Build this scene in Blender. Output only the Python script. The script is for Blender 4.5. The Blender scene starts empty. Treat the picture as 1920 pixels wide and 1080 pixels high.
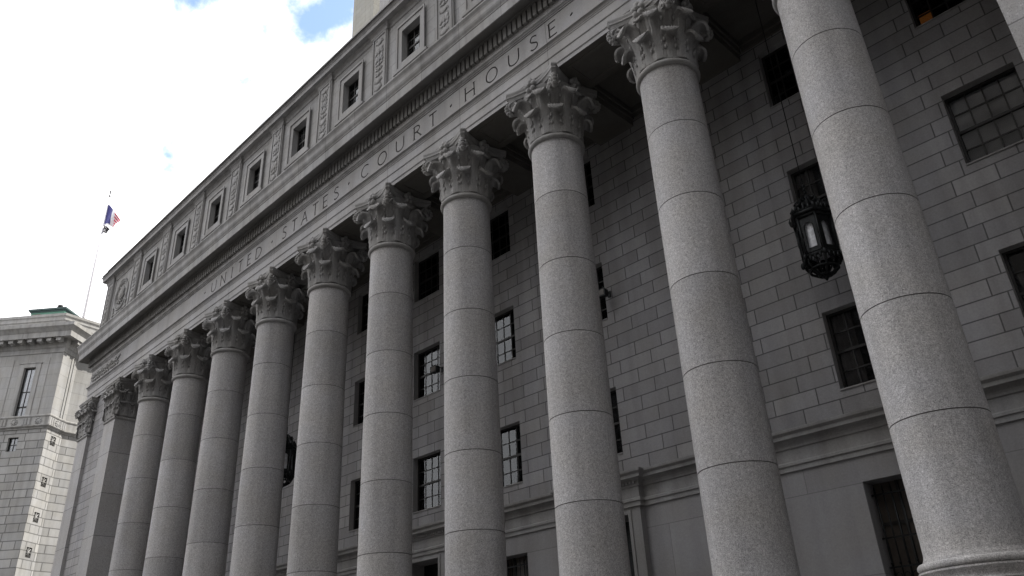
import bpy, math, random
from mathutils import Vector, Matrix
random.seed(7)
R = math.radians
sc = bpy.context.scene
COL = sc.collection

# ------------------------------------------------------------------ camera
cam_d = bpy.data.cameras.new("camera"); cam = bpy.data.objects.new("camera", cam_d); COL.objects.link(cam)
YAW, PITCH, ROLL = R(44.1196), R(27.0214), R(-3.1102)
F = Vector((-math.sin(YAW)*math.cos(PITCH), math.cos(YAW)*math.cos(PITCH), math.sin(PITCH)))
Rt = Vector((math.cos(YAW), math.sin(YAW), 0)); U = Rt.cross(F)
r2 = Rt*math.cos(ROLL)+U*math.sin(ROLL); u2 = -Rt*math.sin(ROLL)+U*math.cos(ROLL)
cam.matrix_world = Matrix(((r2.x, u2.x, -F.x, 40.2236), (r2.y, u2.y, -F.y, -14.804), (r2.z, u2.z, -F.z, 1.6), (0, 0, 0, 1)))
cam_d.sensor_width = 36; cam_d.lens = 1495.63/1920*36; cam_d.clip_start = 0.1; cam_d.clip_end = 4000
sc.camera = cam

# ------------------------------------------------------------------ world, sun, exposure
SUN_AZ, SUN_EL = 62.0, 50.0            # direction to the sun, from +X towards +Y
sc.view_settings.view_transform = 'Standard'; sc.view_settings.look = 'None'
sc.view_settings.exposure = 1.0; sc.view_settings.gamma = 1.0
w = bpy.data.worlds.new("World"); sc.world = w; w.use_nodes = True
nt = w.node_tree; nt.nodes.clear()
def N(nt, t, **k):
    n = nt.nodes.new(t)
    for a, b in k.items(): setattr(n, a, b)
    return n
L = nt.links.new
sky = N(nt, 'ShaderNodeTexSky', sky_type='NISHITA', sun_disc=False)
sky.sun_elevation = R(SUN_EL); sky.sun_rotation = R(90-SUN_AZ)
sky.air_density = 1.0; sky.dust_density = 1.5; sky.ozone_density = 1.0
tc = N(nt, 'ShaderNodeTexCoord')
n1 = N(nt, 'ShaderNodeTexNoise'); n1.inputs['Scale'].default_value = 6.5; n1.inputs['Detail'].default_value = 7; n1.inputs['Roughness'].default_value = .55
L(tc.outputs['Generated'], n1.inputs['Vector'])
# a break in the cloud towards one part of the sky
dv = N(nt, 'ShaderNodeVectorMath', operation='DOT_PRODUCT'); L(tc.outputs['Generated'], dv.inputs[0])
dv.inputs[1].default_value = BLUE = (-0.615, 0.312, 0.724)
mr = N(nt, 'ShaderNodeMapRange'); mr.inputs['From Min'].default_value = .976; mr.inputs['From Max'].default_value = 1.0
mr.inputs['To Min'].default_value = 0; mr.inputs['To Max'].default_value = .27; mr.clamp = True
L(dv.outputs['Value'], mr.inputs['Value'])
ad = N(nt, 'ShaderNodeMath', operation='ADD'); L(n1.outputs['Fac'], ad.inputs[0]); L(mr.outputs['Result'], ad.inputs[1])
cr = N(nt, 'ShaderNodeMapRange', interpolation_type='SMOOTHSTEP'); cr.inputs['From Min'].default_value = .66; cr.inputs['From Max'].default_value = .79
L(ad.outputs[0], cr.inputs['Value'])
# clouds: brighter away from the sun, greyer over the south-east
dn = N(nt, 'ShaderNodeVectorMath', operation='DOT_PRODUCT'); L(tc.outputs['Generated'], dn.inputs[0]); dn.inputs[1].default_value = (-.70, -.52, .49)
cb = N(nt, 'ShaderNodeMapRange'); cb.inputs['From Min'].default_value = -.15; cb.inputs['From Max'].default_value = .72
cb.inputs['To Min'].default_value = 3.2; cb.inputs['To Max'].default_value = 12.0
L(dn.outputs['Value'], cb.inputs['Value'])
cc = N(nt, 'ShaderNodeVectorMath', operation='SCALE'); cc.inputs[0].default_value = (.985, .98, 1.0); L(cb.outputs['Result'], cc.inputs['Scale'])
sk = N(nt, 'ShaderNodeVectorMath', operation='SCALE'); sk.inputs['Scale'].default_value = 1.9; L(sky.outputs['Color'], sk.inputs[0])
mx = N(nt, 'ShaderNodeMix', data_type='RGBA')
L(cr.outputs['Result'], mx.inputs['Factor']); L(cc.outputs['Vector'], mx.inputs['A']); L(sk.outputs['Vector'], mx.inputs['B'])
bg = N(nt, 'ShaderNodeBackground'); bg.inputs['Strength'].default_value = .1
wo = N(nt, 'ShaderNodeOutputWorld'); L(mx.outputs['Result'], bg.inputs['Color']); L(bg.outputs['Background'], wo.inputs['Surface'])
sd = bpy.data.lights.new("sun", 'SUN'); so = bpy.data.objects.new("sun", sd); COL.objects.link(so)
sd.energy = 3.0; sd.angle = R(.6); sd.color = (1, .955, .88)
sv = Vector((math.cos(R(SUN_AZ))*math.cos(R(SUN_EL)), math.sin(R(SUN_AZ))*math.cos(R(SUN_EL)), math.sin(R(SUN_EL))))
so.rotation_euler = sv.to_track_quat('Z', 'Y').to_euler(); so.location = (0, 0, 90)

# ------------------------------------------------------------------ materials
def stone(name, col, fleck=0.0, var=.10, speck=45, samt=.12, bump=.15, brick=None, joint=.45, drum=None, rough=.85, stain=.35, blockvar=.06):
    m = bpy.data.materials.new(name); m.use_nodes = True; nt = m.node_tree; nt.nodes.clear(); L = nt.links.new
    out = N(nt, 'ShaderNodeOutputMaterial'); p = N(nt, 'ShaderNodeBsdfPrincipled'); L(p.outputs[0], out.inputs[0])
    p.inputs['Roughness'].default_value = rough; p.inputs['Specular IOR Level'].default_value = .25
    tc = N(nt, 'ShaderNodeTexCoord'); oi = N(nt, 'ShaderNodeObjectInfo')
    off = N(nt, 'ShaderNodeMath', operation='MULTIPLY'); off.inputs[1].default_value = 37.0; L(oi.outputs['Random'], off.inputs[0])
    av = N(nt, 'ShaderNodeVectorMath', operation='ADD'); L(tc.outputs['Object'], av.inputs[0]); L(off.outputs[0], av.inputs[1])
    def noise(sc_, det=2, ro=.5):
        n = N(nt, 'ShaderNodeTexNoise'); n.inputs['Scale'].default_value = sc_; n.inputs['Detail'].default_value = det; n.inputs['Roughness'].default_value = ro
        L(av.outputs[0], n.inputs['Vector']); return n.outputs['Fac']
    def mrange(v, a, b, c, d):
        r = N(nt, 'ShaderNodeMapRange'); r.inputs['From Min'].default_value = a; r.inputs['From Max'].default_value = b
        r.inputs['To Min'].default_value = c; r.inputs['To Max'].default_value = d; L(v, r.inputs['Value']); return r.outputs['Result']
    def mul(a, b):
        x = N(nt, 'ShaderNodeMath', operation='MULTIPLY'); L(a, x.inputs[0])
        if isinstance(b, float): x.inputs[1].default_value = b
        else: L(b, x.inputs[1])
        return x.outputs[0]
    sp = noise(speck, 3, .65); f = mrange(sp, .32, .68, 1-samt, 1+samt)
    sp2 = noise(speck*.37, 2, .5); f = mul(f, mrange(sp2, .3, .7, 1-samt*.4, 1+samt*.4))
    if fleck:
        f = mul(f, mrange(noise(speck*1.35, 1, .5), .60, .70, 1.0, 1-fleck)); f = mul(f, mrange(noise(speck*.9, 1, .4), .64, .72, 1.0, 1+fleck*.6))
    big = noise(.45, 4, .6); f = mul(f, mrange(big, .3, .7, 1-var, 1+var))
    # rain streaks, stretched down the face
    st = N(nt, 'ShaderNodeMapping'); st.inputs['Scale'].default_value = (2.4, 2.4, .16); L(av.outputs[0], st.inputs['Vector'])
    sn = N(nt, 'ShaderNodeTexNoise'); sn.inputs['Scale'].default_value = 1.0; sn.inputs['Detail'].default_value = 5; L(st.outputs[0], sn.inputs['Vector'])
    f = mul(f, mrange(sn.outputs['Fac'], .42, .72, 1.0, 1-stain*.45))
    height = sp
    if brick:
        bw, bh, offz, ms, boff, sq = brick
        sx = N(nt, 'ShaderNodeSeparateXYZ'); L(tc.outputs['Object'], sx.inputs[0])
        xy = N(nt, 'ShaderNodeMath', operation='ADD'); L(sx.outputs['X'], xy.inputs[0]); L(sx.outputs['Y'], xy.inputs[1])
        z = N(nt, 'ShaderNodeMath', operation='SUBTRACT'); L(sx.outputs['Z'], z.inputs[0]); z.inputs[1].default_value = offz
        cx = N(nt, 'ShaderNodeCombineXYZ'); L(xy.outputs[0], cx.inputs['X']); L(z.outputs[0], cx.inputs['Y'])
        bt = N(nt, 'ShaderNodeTexBrick'); L(cx.outputs[0], bt.inputs['Vector']); bt.inputs['Scale'].default_value = 1
        bt.offset = boff; bt.offset_frequency = 2; bt.squash = sq; bt.squash_frequency = 2
        bt.inputs['Brick Width'].default_value = bw; bt.inputs['Row Height'].default_value = bh; bt.inputs['Mortar Size'].default_value = ms
        bt.inputs['Mortar Smooth'].default_value = .15; bt.inputs['Bias'].default_value = 0
        bt.inputs['Color1'].default_value = (1-blockvar,)*3+(1,); bt.inputs['Color2'].default_value = (1+blockvar,)*3+(1,); bt.inputs['Mortar'].default_value = (joint,)*3+(1,)
        f = mul(f, bt.outputs['Color'])
        inv = mrange(bt.outputs['Fac'], 0, 1, 1.0, 0.0)
        hm = N(nt, 'ShaderNodeMath', operation='MULTIPLY_ADD'); L(inv, hm.inputs[0]); hm.inputs[1].default_value = 3.0; L(sp, hm.inputs[2]); height = hm.outputs[0]
    if drum:
        z0, dh = drum
        sx = N(nt, 'ShaderNodeSeparateXYZ'); L(tc.outputs['Object'], sx.inputs[0])
        a = N(nt, 'ShaderNodeMath', operation='SUBTRACT'); L(sx.outputs['Z'], a.inputs[0]); a.inputs[1].default_value = z0
        b = N(nt, 'ShaderNodeMath', operation='DIVIDE'); L(a.outputs[0], b.inputs[0]); b.inputs[1].default_value = dh
        c = N(nt, 'ShaderNodeMath', operation='FLOOR'); L(b.outputs[0], c.inputs[0])
        d = N(nt, 'ShaderNodeMath', operation='ADD'); L(c.outputs[0], d.inputs[0]); L(off.outputs[0], d.inputs[1])
        wn = N(nt, 'ShaderNodeTexWhiteNoise', noise_dimensions='1D'); L(d.outputs[0], wn.inputs['W'])
        f = mul(f, mrange(wn.outputs['Value'], 0, 1, .91, 1.08))
    vs = N(nt, 'ShaderNodeVectorMath', operation='SCALE'); L(f, vs.inputs['Scale'])
    # slight warm/cool drift of the stone itself
    hn = noise(.9, 3, .5); mixc = N(nt, 'ShaderNodeMix', data_type='RGBA'); L(mrange(hn, .35, .65, 0, 1), mixc.inputs['Factor'])
    mixc.inputs['A'].default_value = (col[0]*1.012, col[1], col[2]*.975, 1); mixc.inputs['B'].default_value = (col[0]*.99, col[1]*.995, col[2]*1.01, 1)
    L(mixc.outputs['Result'], vs.inputs[0]); L(vs.outputs[0], p.inputs['Base Color'])
    bp = N(nt, 'ShaderNodeBump'); bp.inputs['Strength'].default_value = bump; bp.inputs['Distance'].default_value = .02
    L(height, bp.inputs['Height']); L(bp.outputs[0], p.inputs['Normal'])
    return m
def plain(name, col, rough=.5, metal=0, spec=.5, noise_amt=.15, nscale=8, emit=None, es=1):
    m = bpy.data.materials.new(name); m.use_nodes = True; nt = m.node_tree; L = nt.links.new
    p = nt.nodes['Principled BSDF']; p.inputs['Roughness'].default_value = rough; p.inputs['Metallic'].default_value = metal
    p.inputs['Specular IOR Level'].default_value = spec
    tc = N(nt, 'ShaderNodeTexCoord'); n = N(nt, 'ShaderNodeTexNoise'); n.inputs['Scale'].default_value = nscale; n.inputs['Detail'].default_value = 4
    L(tc.outputs['Object'], n.inputs['Vector'])
    mr = N(nt, 'ShaderNodeMapRange'); mr.inputs['From Min'].default_value = .3; mr.inputs['From Max'].default_value = .7
    mr.inputs['To Min'].default_value = 1-noise_amt; mr.inputs['To Max'].default_value = 1+noise_amt; L(n.outputs['Fac'], mr.inputs['Value'])
    v = N(nt, 'ShaderNodeVectorMath', operation='SCALE'); v.inputs[0].default_value = col[:3]; L(mr.outputs['Result'], v.inputs['Scale'])
    L(v.outputs[0], p.inputs['Base Color'])
    if emit: p.inputs['Emission Color'].default_value = (*emit, 1); p.inputs['Emission Strength'].default_value = es
    return m
def glass(name, tint=.78, ior=1.5):
    m = bpy.data.materials.new(name); m.use_nodes = True; nt = m.node_tree; nt.nodes.clear(); L = nt.links.new
    out = N(nt, 'ShaderNodeOutputMaterial'); mix = N(nt, 'ShaderNodeMixShader'); fr = N(nt, 'ShaderNodeFresnel'); fr.inputs['IOR'].default_value = ior
    tr = N(nt, 'ShaderNodeBsdfTransparent'); tr.inputs['Color'].default_value = (tint, tint, tint*1.02, 1)
    gl = N(nt, 'ShaderNodeBsdfGlossy'); gl.inputs['Roughness'].default_value = .03; gl.inputs['Color'].default_value = (.9, .93, .95, 1)
    tc = N(nt, 'ShaderNodeTexCoord'); n = N(nt, 'ShaderNodeTexNoise'); n.inputs['Scale'].default_value = 1.3; L(tc.outputs['Object'], n.inputs['Vector'])
    b = N(nt, 'ShaderNodeBump'); b.inputs['Strength'].default_value = .02; b.inputs['Distance'].default_value = .1; L(n.outputs['Fac'], b.inputs['Height']); L(b.outputs[0], gl.inputs['Normal'])
    L(fr.outputs[0], mix.inputs[0]); L(tr.outputs[0], mix.inputs[1]); L(gl.outputs[0], mix.inputs[2]); L(mix.outputs[0], out.inputs[0])
    return m
GR = (.475, .466, .467)
M_shaft = stone('granite_shaft', GR, fleck=.42, var=.07, speck=46, samt=.36, bump=.6, drum=(3.255, 2.115), stain=.45)
M_joint = plain('mortar_joint', (.17, .165, .16), .95, noise_amt=.25)
M_carve = stone('granite_carving', (.37, .365, .36), var=.14, speck=30, samt=.12, bump=.25, stain=.5)
M_ent = stone('granite_entablature', (.39, .385, .386), var=.10, speck=30, samt=.08, brick=(3.98, 40, -20, .012, .0, 1), joint=.55, stain=.45, blockvar=.05)
M_attic = stone('granite_attic', (.34, .337, .335), var=.12, speck=22, samt=.10, brick=(1.33, .62, .1, .012, .5, 1), joint=.6, stain=.5)
M_trim = stone('granite_trim', (.34, .336, .334), var=.12, speck=26, samt=.08, stain=.6)
M_cornice = stone('granite_cornice', (.36, .355, .352), var=.16, speck=26, samt=.08, brick=(2.0, 40, -20, .012, .0, 1), joint=.6, stain=.7)
M_cornshade = stone('cornice_stone_shade', (.235, .23, .222), var=.2, speck=20, samt=.08, stain=.3)  # cornice stone darkened: shade under the overhang put into the colour
M_groove = plain('dark_letter_cuts', (.11, .107, .105), .95, noise_amt=.3)  # darker colour on the cut faces of the letters
M_wall = stone('granite_rear_wall', (.335, .33, .336), var=.08, speck=24, samt=.07, brick=(1.12, .4158, 6.93, .016, .42, .82), joint=.38, stain=.45, blockvar=.13, bump=.4)
M_wallp = stone('granite_plain_wall', (.335, .33, .336), var=.09, speck=24, samt=.07, brick=(2.6, 1.9, 1.6, .010, .5, 1), joint=.7, stain=.3)
M_pilas = stone('granite_pilaster', (.42, .413, .413), fleck=.4, var=.06, speck=26, samt=.10, brick=(30, 2.115, 3.34, .016, 0, 1), joint=.5, stain=.25)
M_soffit = stone('granite_soffit', (.15, .143, .13), var=.15, speck=20, samt=.06, stain=.2)  # much darker stone for undersides; their shade is part of the colour
M_left = stone('limestone_neighbour', (.425, .423, .417), var=.10, speck=12, samt=.05, brick=(1.9, .72, .0, .045, .5, .6), joint=.45, stain=.45, blockvar=.14)
M_leftp = stone('limestone_neighbour_plain', (.425, .423, .417), var=.10, speck=12, samt=.05, brick=(2.2, 1.1, .3, .02, .5, 1), joint=.72, stain=.45, blockvar=.04)
M_leftt = stone('limestone_neighbour_trim', (.425, .423, .417), var=.12, speck=14, samt=.05, stain=.8)
M_beige = stone('roof_block_stone', (.33, .325, .295), var=.05, speck=10, samt=.05, brick=(1.4, .55, 0, .02, .5, 1), joint=.8, stain=.3)
M_iron = plain('dark_bronze', (.018, .020, .021), .45, .6, .5, .4, 12)
M_frame = plain('dark_window_frame', (.020, .019, .018), .5, 0, .5, .2)
M_glass = glass('window_glass'); M_milk = plain('milky_lamp_glass', (.82, .84, .88), .3, 0, .5, .25, 9)
M_brown = plain('brown_tinted_pane', (.085, .072, .06), .3)
M_pale = plain('pale_roller_shade', (.78, .80, .84), .8, noise_amt=.05)
M_room = plain('dark_room', (.07, .066, .06), .9)
M_curt = plain('pale_curtain', (.34, .33, .30), .9, noise_amt=.3, nscale=3)
M_blind = plain('grey_blind', (.66, .68, .65), .8, noise_amt=.25, nscale=1.6)
M_lamp = plain('warm_lamp', (.8, .6, .3), .5, emit=(1.0, .62, .22), es=.55)
M_orange = plain('lit_orange_wall', (.4, .16, .04), .8, emit=(1.0, .36, .08), es=.03, noise_amt=.6, nscale=3)
M_green = plain('verdigris_copper', (.13, .28, .22), .7, 0, .3, .18, 1.2)
M_greend = plain('dark_copper_edge', (.04, .075, .075), .6)
M_pole = plain('white_painted_pole', (.88, .87, .92), .4, noise_amt=.03)
M_ground = stone('plaza_paving', (.08, .078, .076), var=.1, speck=8, samt=.08)
M_road = stone('asphalt', (.05, .05, .052), var=.15, speck=20, samt=.2)
M_step = stone('granite_steps', (.15, .148, .145), var=.1, speck=22, samt=.1)

# ------------------------------------------------------------------ mesh builder
class MB:
    def __init__(s): s.v = []; s.f = []; s.m = []; s.s = []
    def add(s, vs, fs, mat=0, smooth=False):
        b = len(s.v); s.v += [tuple(p) for p in vs]
        for q in fs: s.f.append([b+i for i in q]); s.m.append(mat); s.s.append(smooth)
    def quad(s, a, b, c, d, mat=0): s.add([a, b, c, d], [(0, 1, 2, 3)], mat)
    def box(s, x0, x1, y0, y1, z0, z1, mat=0, xf=None):
        vs = [(x0,y0,z0),(x1,y0,z0),(x1,y1,z0),(x0,y1,z0),(x0,y0,z1),(x1,y0,z1),(x1,y1,z1),(x0,y1,z1)]
        if xf: vs = [xf(v) for v in vs]
        s.add(vs, [(0,3,2,1),(4,5,6,7),(0,1,5,4),(1,2,6,5),(2,3,7,6),(3,0,4,7)], mat)
    def lathe(s, groups, seg=48, c=(0, 0, 0), a0=0, a1=2*math.pi):
        # groups: list of (profile [(r,z)], mat); smooth inside a group, crease between
        full = abs(a1-a0-2*math.pi) < 1e-6; n = seg if full else seg+1
        for prof, mat in groups:
            vs = []
            for r, z in prof:
                for i in range(n):
                    a = a0+(a1-a0)*i/seg; vs.append((c[0]+r*math.cos(a), c[1]+r*math.sin(a), c[2]+z))
            fs = []
            for j in range(len(prof)-1):
                for i in range(seg):
                    k = (i+1) % n; fs.append((j*n+i, j*n+k, (j+1)*n+k, (j+1)*n+i))
            s.add(vs, fs, mat, True)
    def grid(s, P, nu, nv, mat=0, smooth=True, flip=False):
        vs = [P(i, j) for j in range(nv) for i in range(nu)]; fs = []
        for j in range(nv-1):
            for i in range(nu-1):
                q = (j*nu+i, j*nu+i+1, (j+1)*nu+i+1, (j+1)*nu+i); fs.append(q[::-1] if flip else q)
        s.add(vs, fs, mat, smooth)
    def tube(s, pts, rad, seg=8, mat=0, closed=False):
        pts = [Vector(p) for p in pts]; n = len(pts); vs = []
        up = Vector((.13, .21, .97)).normalized()
        for i, p in enumerate(pts):
            a = pts[(i-1) % n] if (closed or i > 0) else p; b = pts[(i+1) % n] if (closed or i < n-1) else p
            t = (b-a).normalized(); x = t.cross(up)
            if x.length < .05: x = t.cross(Vector((1, .1, 0)))
            x.normalize(); y = t.cross(x)
            r = rad[i] if isinstance(rad, (list, tuple)) else rad
            for k in range(seg):
                an = 2*math.pi*k/seg; vs.append(p+(x*math.cos(an)+y*math.sin(an))*r)
        fs = []
        for i in range(n if closed else n-1):
            j = (i+1) % n
            for k in range(seg):
                l = (k+1) % seg; fs.append((i*seg+k, i*seg+l, j*seg+l, j*seg+k))
        if not closed: fs += [tuple(range(seg))[::-1], tuple((n-1)*seg+k for k in range(seg))]
        s.add(vs, fs, mat, True)
    def ball(s, c, r, seg=8, rings=6, mat=0, rot=None):
        if not isinstance(r, (tuple, list)): r = (r, r, r)
        vs = []; c = Vector(c)
        for j in range(rings+1):
            th = math.pi*j/rings
            for i in range(seg):
                a = 2*math.pi*i/seg; v = Vector((r[0]*math.sin(th)*math.cos(a), r[1]*math.sin(th)*math.sin(a), r[2]*math.cos(th)))
                if rot: v = rot @ v
                vs.append(c+v)
        fs = [(j*seg+i, (j+1)*seg+i, (j+1)*seg+(i+1) % seg, j*seg+(i+1) % seg) for j in range(rings) for i in range(seg)]
        s.add(vs, fs, mat, True)
    def sweep(s, prof, path, mats=None, caps=True):
        # prof: [(outward d, z)], path: plan points; outward is to the right of travel
        P = [Vector((p[0], p[1])) for p in path]; n = len(P); offs = []
        for i in range(n):
            t0 = (P[i]-P[i-1]).normalized() if i > 0 else None; t1 = (P[i+1]-P[i]).normalized() if i < n-1 else None
            n0 = Vector((t0.y, -t0.x)) if t0 else None; n1 = Vector((t1.y, -t1.x)) if t1 else None
            if n0 is None: offs.append(n1)
            elif n1 is None: offs.append(n0)
            else: b = (n0+n1); offs.append(b/(1+n0.dot(n1)))
        for j in range(len(prof)-1):
            (d0, z0), (d1, z1) = prof[j], prof[j+1]; vs = []
            for i in range(n):
                a = P[i]+offs[i]*d0; b = P[i]+offs[i]*d1; vs += [(a.x, a.y, z0), (b.x, b.y, z1)]
            s.add(vs, [(2*i, 2*i+2, 2*i+3, 2*i+1) for i in range(n-1)], mats[j] if mats else 0)
        if caps:
            for i in (0, n-1):
                vs = [(P[i].x+offs[i].x*d, P[i].y+offs[i].y*d, z) for d, z in prof]
                s.add(vs, [tuple(range(len(vs))) if i else tuple(range(len(vs)))[::-1]], 0)
    def build(s, name, mats, parent=None, loc=None, rotz=0, link=True):
        me = bpy.data.meshes.new(name); me.from_pydata(s.v, [], s.f)
        for m in (mats if isinstance(mats, (list, tuple)) else [mats]): me.materials.append(m)
        me.polygons.foreach_set('material_index', s.m); me.polygons.foreach_set('use_smooth', s.s); me.update()
        o = bpy.data.objects.new(name, me)
        if link: COL.objects.link(o)
        if parent: o.parent = parent
        if loc: o.location = loc
        if rotz: o.rotation_euler = (0, 0, rotz)
        return o
def tag(o, label=None, cat=None, group=None, kind=None):
    if label: o['label'] = label
    if cat: o['category'] = cat
    if group: o['group'] = group
    if kind: o['kind'] = kind
    return o
def thing(name, label, cat, loc=(0, 0, 0), rotz=0, group=None):
    o = bpy.data.objects.new(name, None); COL.objects.link(o); o.location = loc; o.rotation_euler = (0, 0, rotz)
    o.empty_display_size = .5
    return tag(o, label, cat, group)
def copy_tree(o, parent=None):
    c = o.copy(); COL.objects.link(c)
    if parent is not None: c.parent = parent
    for ch in list(o.children): copy_tree(ch, c)
    return c
def arc(cx, cz, r, a0, a1, n): return [(cx+r*math.cos(R(a0+(a1-a0)*i/n)), cz+r*math.sin(R(a0+(a1-a0)*i/n))) for i in range(n+1)]

# ================================================================== GROUND
g = MB(); g.add([(-1500, -1500, 0), (1500, -1500, 0), (1500, 1500, 0), (-1500, 1500, 0)], [(0, 1, 2, 3)])
tag(g.build('ground', M_ground), kind='structure')
g = MB(); g.box(-400, 400, -40, -22, -.1, .004); tag(g.build('road', M_road), kind='structure')

# ================================================================== THE COURTHOUSE
CH = thing('courthouse', 'grey granite court house with a long colonnade and an inscription over its columns', 'courthouse')
YF = -.75                       # face of frieze and pilasters
YW = 3.2                        # face of rear wall of the portico
XL, XR = -8.65, 44.65           # ends of the entablature
ZC = 17.95                      # underside of the entablature
ZS = 2.2                        # portico floor

# --- podium and steps
b = MB()
for i in range(14): b.box(-6.5, 42.5, -1.6-.42*(14-i), -1.6-.42*(13-i), 0, ZS*(i+1)/15.0, 0)
b.box(-9.2, 45.2, -1.6, 3.2, 0, ZS, 0); b.box(-9.2, -6.6, -7.6, -1.62, 0, 1.9, 0); b.box(42.6, 45.2, -7.6, -1.62, 0, 1.9, 0)
b.build('steps', M_step, CH)

# --- rear wall with window holes
WINX = [-0.0+2+4*i for i in range(10)][:10]        # bay centres 2..38
WINX = [2+4*i-4+4 for i in range(10)]; WINX = [x for x in WINX if x < 39]
HW = .78
FLOORS = [(15.85, 17.85), (11.72, 13.72), (7.53, 9.53)]
DOORX = [10, 18, 26]
GW = (3.0, 5.42)
def wall_with_holes(mb, x0, x1, z0, z1, holes, y, depth, mat=0, rev=0):
    xs = sorted({x0, x1, *[h[0] for h in holes], *[h[1] for h in holes]}); zs = sorted({z0, z1, *[h[2] for h in holes], *[h[3] for h in holes]})
    for i in range(len(xs)-1):
        for j in range(len(zs)-1):
            cx, cz = (xs[i]+xs[i+1])/2, (zs[j]+zs[j+1])/2
            if any(h[0] < cx < h[1] and h[2] < cz < h[3] for h in holes): continue
            mb.quad((xs[i], y, zs[j]), (xs[i+1], y, zs[j]), (xs[i+1], y, zs[j+1]), (xs[i], y, zs[j+1]), mat)
    for a, c, d, e in holes:
        mb.quad((a, y, d), (a, y+depth, d), (a, y+depth, e), (a, y, e), rev); mb.quad((c, y, d), (c, y, e), (c, y+depth, e), (c, y+depth, d), rev)
        mb.quad((a, y, e), (a, y+depth, e), (c, y+depth, e), (c, y, e), rev); mb.quad((a, y, d), (c, y, d), (c, y+depth, d), (a, y+depth, d), rev)
b = MB(); holes = [(x-HW, x+HW, z0, z1) for x in WINX for z0, z1 in FLOORS]
wall_with_holes(b, -3.3, 39.3, 6.93, 18.62, holes, YW, .34, 0, 1)
b.build('rear_wall', [M_wall, M_trim], CH)
b = MB(); gh = [(x-.80, x+.80, *GW) for x in WINX if x not in DOORX]+[(x-.88, x+.88, ZS, 5.80) for x in DOORX]
wall_with_holes(b, -3.3, 39.3, ZS, 5.97, gh, YW, .75, 0, 0)
b.build('ground_floor_wall', M_wallp, CH)
# string course, breaking forward over the doors
path = [(39.3, YW)]
path = [(-3.3, YW)]
for x in DOORX: path += [(x-1.3, YW), (x-1.3, YW-.2), (x+1.3, YW-.2), (x+1.3, YW)]
path += [(39.3, YW)]
prof = [(-.1, 5.97), (.05, 5.97), (.05, 6.10), (.085, 6.10), (.085, 6.16), (.03, 6.20), (.03, 6.48), (.07, 6.50), (.07, 6.55)]+\
       arc(.20, 6.55, .13, 180, 90, 4)[1:]+[(.26, 6.68), (.26, 6.76)]+[(.28, 6.78), (.33, 6.82), (.34, 6.87), (.34, 6.89), (-.1, 6.95)]
b = MB(); b.sweep(prof, path, caps=False); b.build('string_course', M_trim, CH)
# door surrounds
for x in DOORX:
    b = MB()
    for s in (-1, 1):
        xa, xb = sorted((x+s*.88, x+s*1.28)); b.box(xa, xb, YW-.20, YW-.002, ZS, 5.97-.002)
        xa, xb = sorted((x+s*.885, x+s*.98)); b.box(xa, xb, YW-.23, YW-.203, ZS, 5.795)
    b.box(x-.879, x+.879, YW-.20, YW-.002, 5.80, 5.968); b.box(x-.98, x+.98, YW-.23, YW-.203, 5.797, 5.90)
    for i in range(22): b.box(x-1.27+i*.118, x-1.27+i*.118+.07, YW-.33, YW-.272, 6.555, 6.625)
    d = b.build('door_surround', M_trim, CH)
    b = MB(); b.box(x-.88, x+.88, YW+.62, YW+.68, ZS, 5.8)
    for k in range(2):
        for r_ in range(4): b.box(x-.80+k*.84, x-.04+k*.84, YW+.59, YW+.618, ZS+.15+r_*.88, ZS+.9+r_*.88)
    dd = b.build('door', M_iron, CH)

def wobble_grille(name, x, z0, z1, hw, parent):
    b = MB(); y = YW+.30; n = 9
    for i in range(n):
        xx = x-hw+.08+(2*hw-.16)*i/(n-1); b.tube([(xx, y, z0), (xx, y, z1-.15)], .016 if i % 2 else .024, 6)
        b.tube([(xx, y, z1-.15), (xx, y, z1-.04)], [.02, .002], 6)
    for z in (z0+.10, z0+.62, z0+1.22, z1-.28): b.box(x-hw, x+hw, y-.02, y+.02, z-.018, z+.018)
    for i in range(n-1):                       # scroll row near the foot
        cx = x-hw+.08+(2*hw-.16)*(i+.5)/(n-1)
        for cz in (z0+.22, z0+.42):
            b.tube([(cx+.07*math.cos(a*.7), y-.03, cz+.09*math.sin(a*.7)) for a in range(10)], .014, 5, closed=True)
    for i in range(n): b.ball((x-hw+.08+(2*hw-.16)*i/(n-1), y-.03, z0+.70), .032, 6, 4)
    return b.build(name, M_iron, parent)
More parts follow.
